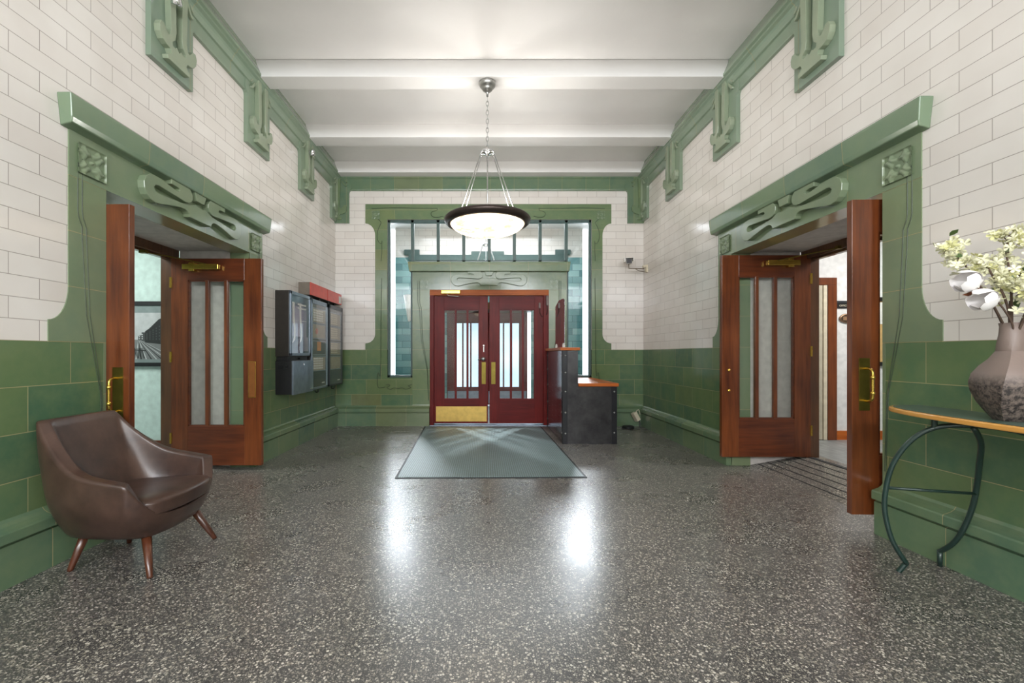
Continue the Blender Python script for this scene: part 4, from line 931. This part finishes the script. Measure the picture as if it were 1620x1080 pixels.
# ------------------------------------------------------------------ steel counter right of the entrance
CX0, CX1, CX2, CY0, CY1 = 1.05, 1.275, 1.785, 5.915, 7.34
root = empty('reception_counter', (1.4, 6.6, 0)); tag(root, 'black steel two-level counter with orange wooden tops beside the entrance doors', 'counter')
bm = B(); box(bm, CX0+.006, CX1-.02, CY0+.004, CY1, .0, 1.245); kid(obj('tall_panel', bm, M['steel']), root)
bm = B(); box(bm, CX1-.02, CX2-.03, CY0+.004, CY1, .0, .765); kid(obj('low_body', bm, M['steel']), root)
bm = B(); box(bm, CX0-.002, CX0+.006, CY0+.07, CY1-.04, .02, 1.245)
for i in range(4):
    for j in range(8):
        y = CY0+.25+i*.3; z = .2+j*.075+(i % 2)*.03
        lathe(bm, [(0, -.003), (.006, -.002), (.008, 0)], (CX0-.002, y, z), 8, 'x')
o = kid(obj('riveted_steel_sheet', bm, M['steelshine']), root); o['label'] = 'polished steel side sheet with small rivets'
bm = B(); box(bm, CX0-.035, CX1+.005, CY0-.02, CY1+.0, 1.25, 1.29); kid(obj('upper_wooden_top', bm, M['orangewood'], bevel=.004), root)
bm = B(); box(bm, CX1-.015, CX2+.01, CY0-.02, CY1, .768, .812); kid(obj('lower_wooden_top', bm, M['orangewood'], bevel=.004), root)
def strap(x0, x1, y0, y1, z1):
    bm = B(); box(bm, x0, x1, y0, y1, 0.0, z1); return kid(obj('corner_strap', bm, M['blacksteel'], bevel=.002), root)
strap(CX0-.006, CX0+.065, CY0-.006, CY0+.004, 1.248); strap(CX0-.006, CX0+.0, CY0-.006, CY0+.07, 1.248)
strap(CX2-.085, CX2-.01, CY0-.006, CY0+.004, .766); strap(CX0-.006, CX0, CY1-.06, CY1, 1.248); strap(CX2-.03, CX2-.01, CY0, CY0+.07, .766)
def bolt(x, y, z, ax):
    bm = B()
    pr = [(0, -.008), (.007, -.007), (.011, -.003), (.012, 0)]
    lathe(bm, pr, (x, y, z), 12, ax); kid(obj('bolt', bm, M['nickel'], smooth=True), root)
for z in (.14, .42, .70, .955, 1.18): bolt(CX0+.036, CY0-.006, z, 'y'); bolt(CX0-.006, CY0+.035, z, 'x'); bolt(CX0-.006, CY1-.03, z, 'x')
for z in (.15, .42, .70): bolt(CX2-.047, CY0-.006, z, 'y')
root = empty('acrylic_screen', (1.09, 6.4, 1.29)); tag(root, 'clear acrylic screen standing on the counter top in two white clips', 'screen')
bm = B(); prism(bm, [(6.04, 1.292), (6.82, 1.292), (6.82, 1.93), (6.5, 1.99), (6.12, 1.97), (6.04, 1.93)], lambda s, h, d: (d, s, h), 1.097, 1.102); kid(obj('screen_sheet', bm, M['acrylic']), root)
for y in (6.12, 6.72):
    bm = B(); lathe(bm, [(.018, 0), (.02, .03), (.014, .055), (.006, .065), (0, .066)], (1.1, y, 1.29), 14); kid(obj('screen_clip', bm, M['white'], smooth=True), root)

# ------------------------------------------------------------------ armchair
root = empty('armchair', (-2.04, 2.61, 0)); tag(root, 'brown leather lounge armchair with splayed wooden legs by the left doorway', 'armchair')
rim = [(-2.415, 0, .842), (-2.405, -.245, .842), (-2.275, -.30, .69), (-2.12, -.352, .575), (-1.98, -.365, .55), (-1.825, -.362, .525), (-1.785, -.31, .42), (-1.752, -.225, .325), (-1.735, 0, .312)]
mid = [(-2.40, 0, .42), (-2.385, -.24, .42), (-2.31, -.315, .40), (-2.14, -.350, .36), (-1.99, -.358, .34), (-1.845, -.345, .33), (-1.80, -.285, .28), (-1.768, -.20, .245), (-1.75, 0, .24)]
bot = [(-2.31, 0, .2), (-2.30, -.17, .2), (-2.26, -.21, .2), (-2.13, -.235, .2), (-1.99, -.24, .2), (-1.87, -.235, .2), (-1.825, -.20, .2), (-1.80, -.14, .2), (-1.79, 0, .2)]
irm = [(-2.37, 0, .846), (-2.355, -.212, .846), (-2.235, -.25, .69), (-2.10, -.29, .575), (-1.98, -.305, .552), (-1.855, -.305, .53), (-1.825, -.265, .425), (-1.795, -.21, .325), (-1.78, 0, .315)]
imd = [(-2.235, 0, .46), (-2.225, -.20, .46), (-2.18, -.245, .45), (-2.08, -.275, .42), (-1.985, -.28, .41), (-1.875, -.275, .39), (-1.845, -.25, .34), (-1.815, -.20, .29), (-1.80, 0, .285)]
ilo = [(-2.15, 0, .31), (-2.15, -.16, .31), (-2.12, -.21, .31), (-2.06, -.23, .31), (-1.985, -.235, .31), (-1.90, -.225, .30), (-1.87, -.20, .285), (-1.84, -.16, .27), (-1.83, 0, .265)]
YC = 2.61
def loop(pts): return [(x, YC+y, z) for x, y, z in pts] + [(x, YC-y, z) for x, y, z in pts[-2:0:-1]]
bm = B()
rings = [[bm.verts.new(p) for p in loop(r)] for r in (bot, mid, rim, irm, imd, ilo)]
n = len(rings[0])
cb = bm.verts.new((-2.05, YC, .2)); ct = bm.verts.new((-2.0, YC, .30))
for a, b in zip(rings, rings[1:]):
    for i in range(n): bm.faces.new((a[i], a[(i+1) % n], b[(i+1) % n], b[i]))
for i in range(n):
    bm.faces.new((cb, rings[0][(i+1) % n], rings[0][i])); bm.faces.new((ct, rings[-1][i], rings[-1][(i+1) % n]))
cl_ = bm.edges.layers.float.new('crease_edge')
def crease(ring, val):
    for i in range(n):
        e = bm.edges.get((ring[i], ring[(i+1) % n]))
        if e: e[cl_] = val
crease(rings[2], .85); crease(rings[3], .7); crease(rings[0], .5)
for k in (5, n-5):
    for a, b in zip(rings[1:4], rings[2:5]):
        e = bm.edges.get((a[k], b[k]))
        if e: e[cl_] = .8
for k in (1, n-1):
    for a, b in zip(rings[1:4], rings[2:5]):
        e = bm.edges.get((a[k], b[k]))
        if e: e[cl_] = .6
kid(obj('chair_shell', bm, M['leather'], smooth=True, subsurf=3), root)
bm = B()
ol = [(-2.26, -.18), (-2.20, -.25), (-2.05, -.272), (-1.84, -.288), (-1.755, -.262), (-1.722, -.14), (-1.712, 0)]
ol = ol + [(x, -y) for x, y in ol[-2::-1]]
lv = []
for sc_, z, dz in ((.88, .318, 0), (.985, .338, 0), (1.0, .385, 0), (.985, .405, 0), (.72, .422, 0)):
    lv.append([bm.verts.new((-2.0+(x+2.0)*sc_, YC+y*sc_, z+(.012 if x > -1.9 else 0)*(z > .35))) for x, y in ol])
m_ = len(ol)
for a, b in zip(lv, lv[1:]):
    for i in range(m_): bm.faces.new((a[i], a[(i+1) % m_], b[(i+1) % m_], b[i]))
bm.faces.new(lv[0][::-1]); 
c = bm.verts.new((-2.0, YC, .424))
for i in range(m_): bm.faces.new((c, lv[-1][i], lv[-1][(i+1) % m_]))
cl_ = bm.edges.layers.float.new('crease_edge')
for ring, val in ((lv[2], .5), (lv[1], .4)):
    for i in range(m_):
        e = bm.edges.get((ring[i], ring[(i+1) % m_])); e[cl_] = val
o = kid(obj('seat_cushion', bm, M['leather'], smooth=True, subsurf=3), root)
for tx, ty, fx, fy in ((-2.225, 2.485, -2.295, 2.45), (-1.86, 2.435, -1.79, 2.37), (-1.835, 2.79, -1.755, 2.885), (-2.20, 2.765, -2.262, 2.82)):
    bm = B(); tube(bm, [(tx, ty, .225), (tx+(fx-tx)*.95, ty+(fy-ty)*.95, .011), (fx, fy, 0)], [.026, .015, .0135], 14); kid(obj('leg', bm, M['walnut'], smooth=True), root)

# ------------------------------------------------------------------ console table
root = empty('console_table', (2.4, 1.75, 0)); tag(root, 'demilune console table with a green tube frame and wooden edged top on the right', 'console table')
TY0, TY1 = .94, 2.63
def top_outline(inset=0, n_=40):
    pts = []; cy = (TY0+TY1)/2; hy = (TY1-TY0)/2-inset
    for k in range(n_+1):          # front bow, superellipse
        a = PI*k/n_; c, s = math.cos(a), math.sin(a)
        pts.append((2.585-inset-(.385-1.6*inset)*abs(s)**.55, cy+hy*(abs(c)**.8)*(1 if c > 0 else -1)))
    return pts
bm = B(); prism(bm, top_outline(), lambda s, h, d: (s, h, d), .874, .900); kid(obj('table_edge', bm, M['maple'], bevel=.006), root)
bm = B(); prism(bm, top_outline(.03), lambda s, h, d: (s, h, d), .9005, .9025); kid(obj('table_inlay', bm, M['inlay']), root)
def ring_leg(my):
    def q(p): return (p[0], p[1] if not my else TY0+TY1-p[1], p[2])
    bm = B()
    outer = [(2.31, 2.42, .055), (2.24, 2.43, .18), (2.20, 2.43, .34), (2.20, 2.42, .48), (2.215, 2.39, .62), (2.26, 2.34, .745), (2.32, 2.28, .82), (2.40, 2.20, .845), (2.46, 2.05, .845), (2.50, 1.9, .80), (2.52, 1.78, .74)]
    tube(bm, smooth_pts([q(p) for p in outer], 6), .0125, 10); kid(obj('curved_leg', bm, M['greenmetal'], smooth=True), root)
    bm = B(); tube(bm, [q((2.315, 2.425, .058)), q((2.285, 2.44, .0))], .0125, 10); kid(obj('foot', bm, M['greenmetal']), root)
    bm = B(); inner = [(2.40, 2.17, .84), (2.47, 2.20, .76), (2.53, 2.26, .64), (2.57, 2.31, .50), (2.585, 2.345, .38), (2.58, 2.39, .24), (2.573, 2.43, .16), (2.575, 2.48, .105), (2.58, 2.505, .085)]
    tube(bm, smooth_pts([q(p) for p in inner], 6), .0125, 10); tube(bm, [q((2.58, 2.505, .09)), q((2.58, 2.505, 0))], .0125, 10); kid(obj('curved_leg', bm, M['greenmetal'], smooth=True), root)
    bm = B(); tube(bm, [q((2.20, 2.42, .47)), q((2.572, 2.315, .47))], .008, 8); kid(obj('crossbar', bm, M['greenmetal'], smooth=True), root)
    bm = B(); tube(bm, [q((2.32, 2.28, .82)), q((2.32, 2.28, .874))], .0125, 10); kid(obj('support_post', bm, M['greenmetal']), root)
ring_leg(False); ring_leg(True)

# ------------------------------------------------------------------ vase
VX, VYY, VZ = 2.36, 1.98, .9035
bm = B(); prof = [(.074, 0), (.10, .03), (.133, .075), (.155, .125), (.160, .165), (.148, .205), (.118, .243), (.083, .275), (.058, .31), (.045, .345), (.039, .385), (.037, .42), (.040, .436), (.034, .436), (.030, .40), (.03, .34)]
rings = []
for r, h in prof:
    ring = []
    tw = h*1.1
    for k in range(24):
        a = 2*PI*k/24; f = 1/max(abs(math.cos((a % (PI/2))-PI/4)), .01)*.80; f = (.35+.65*f)*.78 if r > .05 else 1
        ring.append(bm.verts.new((r*f*math.cos(a+.35+tw), r*f*math.sin(a+.35+tw), h)))
    rings.append(ring)
for a, b in zip(rings, rings[1:]):
    for k in range(24): bm.faces.new((a[k], a[(k+1) % 24], b[(k+1) % 24], b[k]))
bm.faces.new(rings[0][::-1])
o = autosmooth(obj('vase', bm, M['vase']), 24); o.location = (VX, VYY, VZ); tag(o, 'grey brown faceted stoneware vase with a slim neck on the console table', 'vase')

# flowers
def petal_flower(mat, r=.022, n_=5):
    bm = B(); c = bm.verts.new((0, 0, 0))
    for k in range(n_):
        a = 2*PI*k/n_
        def pt(rr, da, z): return bm.verts.new((rr*math.cos(a+da), rr*math.sin(a+da), z))
        p1 = pt(r*.6, -.5, r*.25); p2 = pt(r, -.3, r*.35); p3 = pt(r*1.08, 0, r*.25); p4 = pt(r, .3, r*.35); p5 = pt(r*.6, .5, r*.25); pm = pt(r*.6, 0, r*.08)
        for f in ((c, p1, pm), (p1, p2, pm), (p2, p3, pm), (p3, p4, pm), (p4, p5, pm), (p5, c, pm)): bm.faces.new(f)
    lathe(bm, [(0, r*.3), (r*.14, r*.25), (r*.16, 0)], (0, 0, 0), 6)
    o = obj('blossom', bm, mat, smooth=True); me = o.data; bpy.data.objects.remove(o); return me
FLW = [petal_flower(M['petal'], .021), petal_flower(M['petal2'], .019), petal_flower(M['petal'], .016, 5)]
bm = B()
vs = [(0, 0, 0), (.012, .015, .003), (.014, .032, .0), (0, .052, -.006), (-.014, .032, .0), (-.012, .015, .003), (0, .025, -.003)]
v_ = [bm.verts.new(p) for p in vs]
for i in range(6): bm.faces.new((v_[i], v_[(i+1) % 6], v_[6]))
o = obj('leaf', bm, M['leaf'], smooth=True); LEAF = o.data; bpy.data.objects.remove(o)
rnd = random.Random(11)
def place_mesh(me, name, root, p, sc=1, mat=None):
    o = bpy.data.objects.new(name, me); COL.objects.link(o); o.parent = root; o.location = p
    o.rotation_euler = (rnd.uniform(-1.3, 1.3), rnd.uniform(-1.3, 1.3), rnd.uniform(0, 6.28)); o.scale = (sc, sc, sc); return o
def branch(label, ctrl, twigs, nfl, spread, lo=.45):
    root = empty('blossom_branch', (VX, VYY, VZ+.34)); tag(root, label, 'flowering branch', 'blossom branches in the vase')
    pts = smooth_pts([(0, 0, 0)]+ctrl, 6)
    bm = B(); N = len(pts); tube(bm, pts, [.0048*(1-.6*i/N)+.001 for i in range(N)], 6)
    ends = [pts[int(N*f)] for f in (.55, .7, .82, .92)]+[pts[-1]]
    for f, dv in twigs:
        p = pts[int(N*f)]; e = p+Vector(dv); m = p+Vector(dv)*.5+Vector((0, 0, .01)); tube(bm, [p, m, e], [.0028, .0022, .0014], 5); ends += [e, m]
    obj('branch_stem', bm, M['twig'], root, smooth=True)
    for k in range(nfl):
        b_ = ends[k % len(ends)]
        p = b_+Vector([rnd.gauss(0, spread) for _ in range(3)])
        place_mesh(FLW[rnd.choice((0, 0, 1, 2))], 'blossom', root, p, rnd.uniform(.85, 1.25))
    for k in range(3):
        b_ = rnd.choice(ends); place_mesh(LEAF, 'leaf', root, b_+Vector([rnd.gauss(0, .015) for _ in range(3)]), rnd.uniform(.7, 1.0))
# positions relative to the vase mouth; x towards the wall, y away from the camera
branch('long blossom branch arching furthest left from the vase', [(-.05, .02, .16), (-.12, .04, .30), (-.18, .05, .40), (-.225, .06, .465)], [(.6, (-.05, .0, .02)), (.72, (-.03, -.02, -.03)), (.8, (-.04, 0, .01)), (.85, (.04, 0, .03)), (.9, (-.03, 0, -.03))], 56, .019)
branch('blossom branch leaning left just above the white magnolias', [(-.02, -.01, .12), (-.06, -.02, .22), (-.095, -.01, .30), (-.11, 0, .36)], [(.5, (-.03, 0, .07)), (.65, (.05, 0, .03)), (.75, (.03, 0, -.05)), (.85, (-.04, .02, .03))], 60, .022)
branch('upright blossom branch in the middle of the vase', [(.0, .0, .16), (-.005, 0, .30), (.0, .02, .42), (.015, .02, .50)], [(.6, (-.05, 0, .02)), (.7, (.05, 0, .05)), (.85, (-.04, 0, .02)), (.9, (.04, 0, .02))], 52, .020)
branch('blossom branch leaning right over the vase towards the frame edge', [(.03, -.02, .12), (.06, -.03, .22), (.075, -.05, .33), (.08, -.06, .44)], [(.5, (.05, -.03, .0)), (.7, (-.05, 0, .05)), (.85, (.04, 0, .04))], 50, .026)
branch('short low blossom branch in front of the vase neck', [(-.01, -.05, .10), (-.02, -.09, .19), (-.03, -.11, .25)], [(.6, (.04, -.02, .03)), (.7, (-.04, -.01, .05)), (.8, (-.03, -.01, .0))], 48, .022)
branch('blossom branch at the back of the vase near the wall', [(.05, .05, .14), (.09, .07, .26), (.13, .06, .36)], [(.5, (.03, -.04, .04)), (.8, (-.04, 0, .04))], 40, .026)
def magnolia(label, ctrl, heading):
    root = empty('magnolia_stem', (VX, VYY, VZ+.34)); tag(root, label, 'magnolia', 'white magnolias in the vase')
    pts = smooth_pts([(0, 0, 0)]+ctrl, 6); bm = B(); tube(bm, pts, .0035, 6); obj('flower_stem', bm, M['twig'], root, smooth=True)
    d = Vector(heading).normalized(); q = d.to_track_quat('Z', 'Y')
    for k in range(6):
        bm = B(); nn, mm_ = 6, 7; g = []
        for i in range(mm_):
            tt = i/(mm_-1); ww = .036*math.sin(PI*min(1, .08+tt*.86))**.7; row = []
            for j in range(nn):
                s = (j/(nn-1)-.5)*2; rr = .010+.030*math.sin(tt*PI*.75)
                row.append(bm.verts.new((rr+.010*(1-s*s)*math.sin(tt*PI), s*ww, tt*.105)))
            g.append(row)
        for i in range(mm_-1):
            for j in range(nn-1): bm.faces.new((g[i][j], g[i][j+1], g[i+1][j+1], g[i+1][j]))
        o = obj('petal', bm, M['magnolia'], root, smooth=True, recalc=False)
        o.rotation_mode = 'QUATERNION'; from mathutils import Quaternion
        o.rotation_quaternion = q @ Quaternion((0, 0, 1), k*PI/3+(.3 if k % 2 else 0)); o.location = pts[-1]; sc = 1 if k % 2 else .88; o.scale = (sc, sc, sc)
    bm = B()
    tip = pts[-3]; box_pts = [tip, tip+Vector((-.03, .0, -.015)), tip+Vector((-.085, .0, -.035)), tip+Vector((-.04, .0, -.045))]
    a = [bm.verts.new(p) for p in box_pts]; bm.faces.new(a); o = obj('leaf', bm, M['leafb'], root); o['label'] = 'brown leaf'
magnolia('white magnolia bloom, upper of the two left of the vase', [(-.04, .0, .10), (-.10, .0, .20), (-.150, .0, .275)], (-1, -.1, .12))
magnolia('white magnolia bloom, lower of the two left of the vase', [(-.03, -.03, .08), (-.08, -.04, .15), (-.125, -.04, .205)], (-1, -.15, -.18))
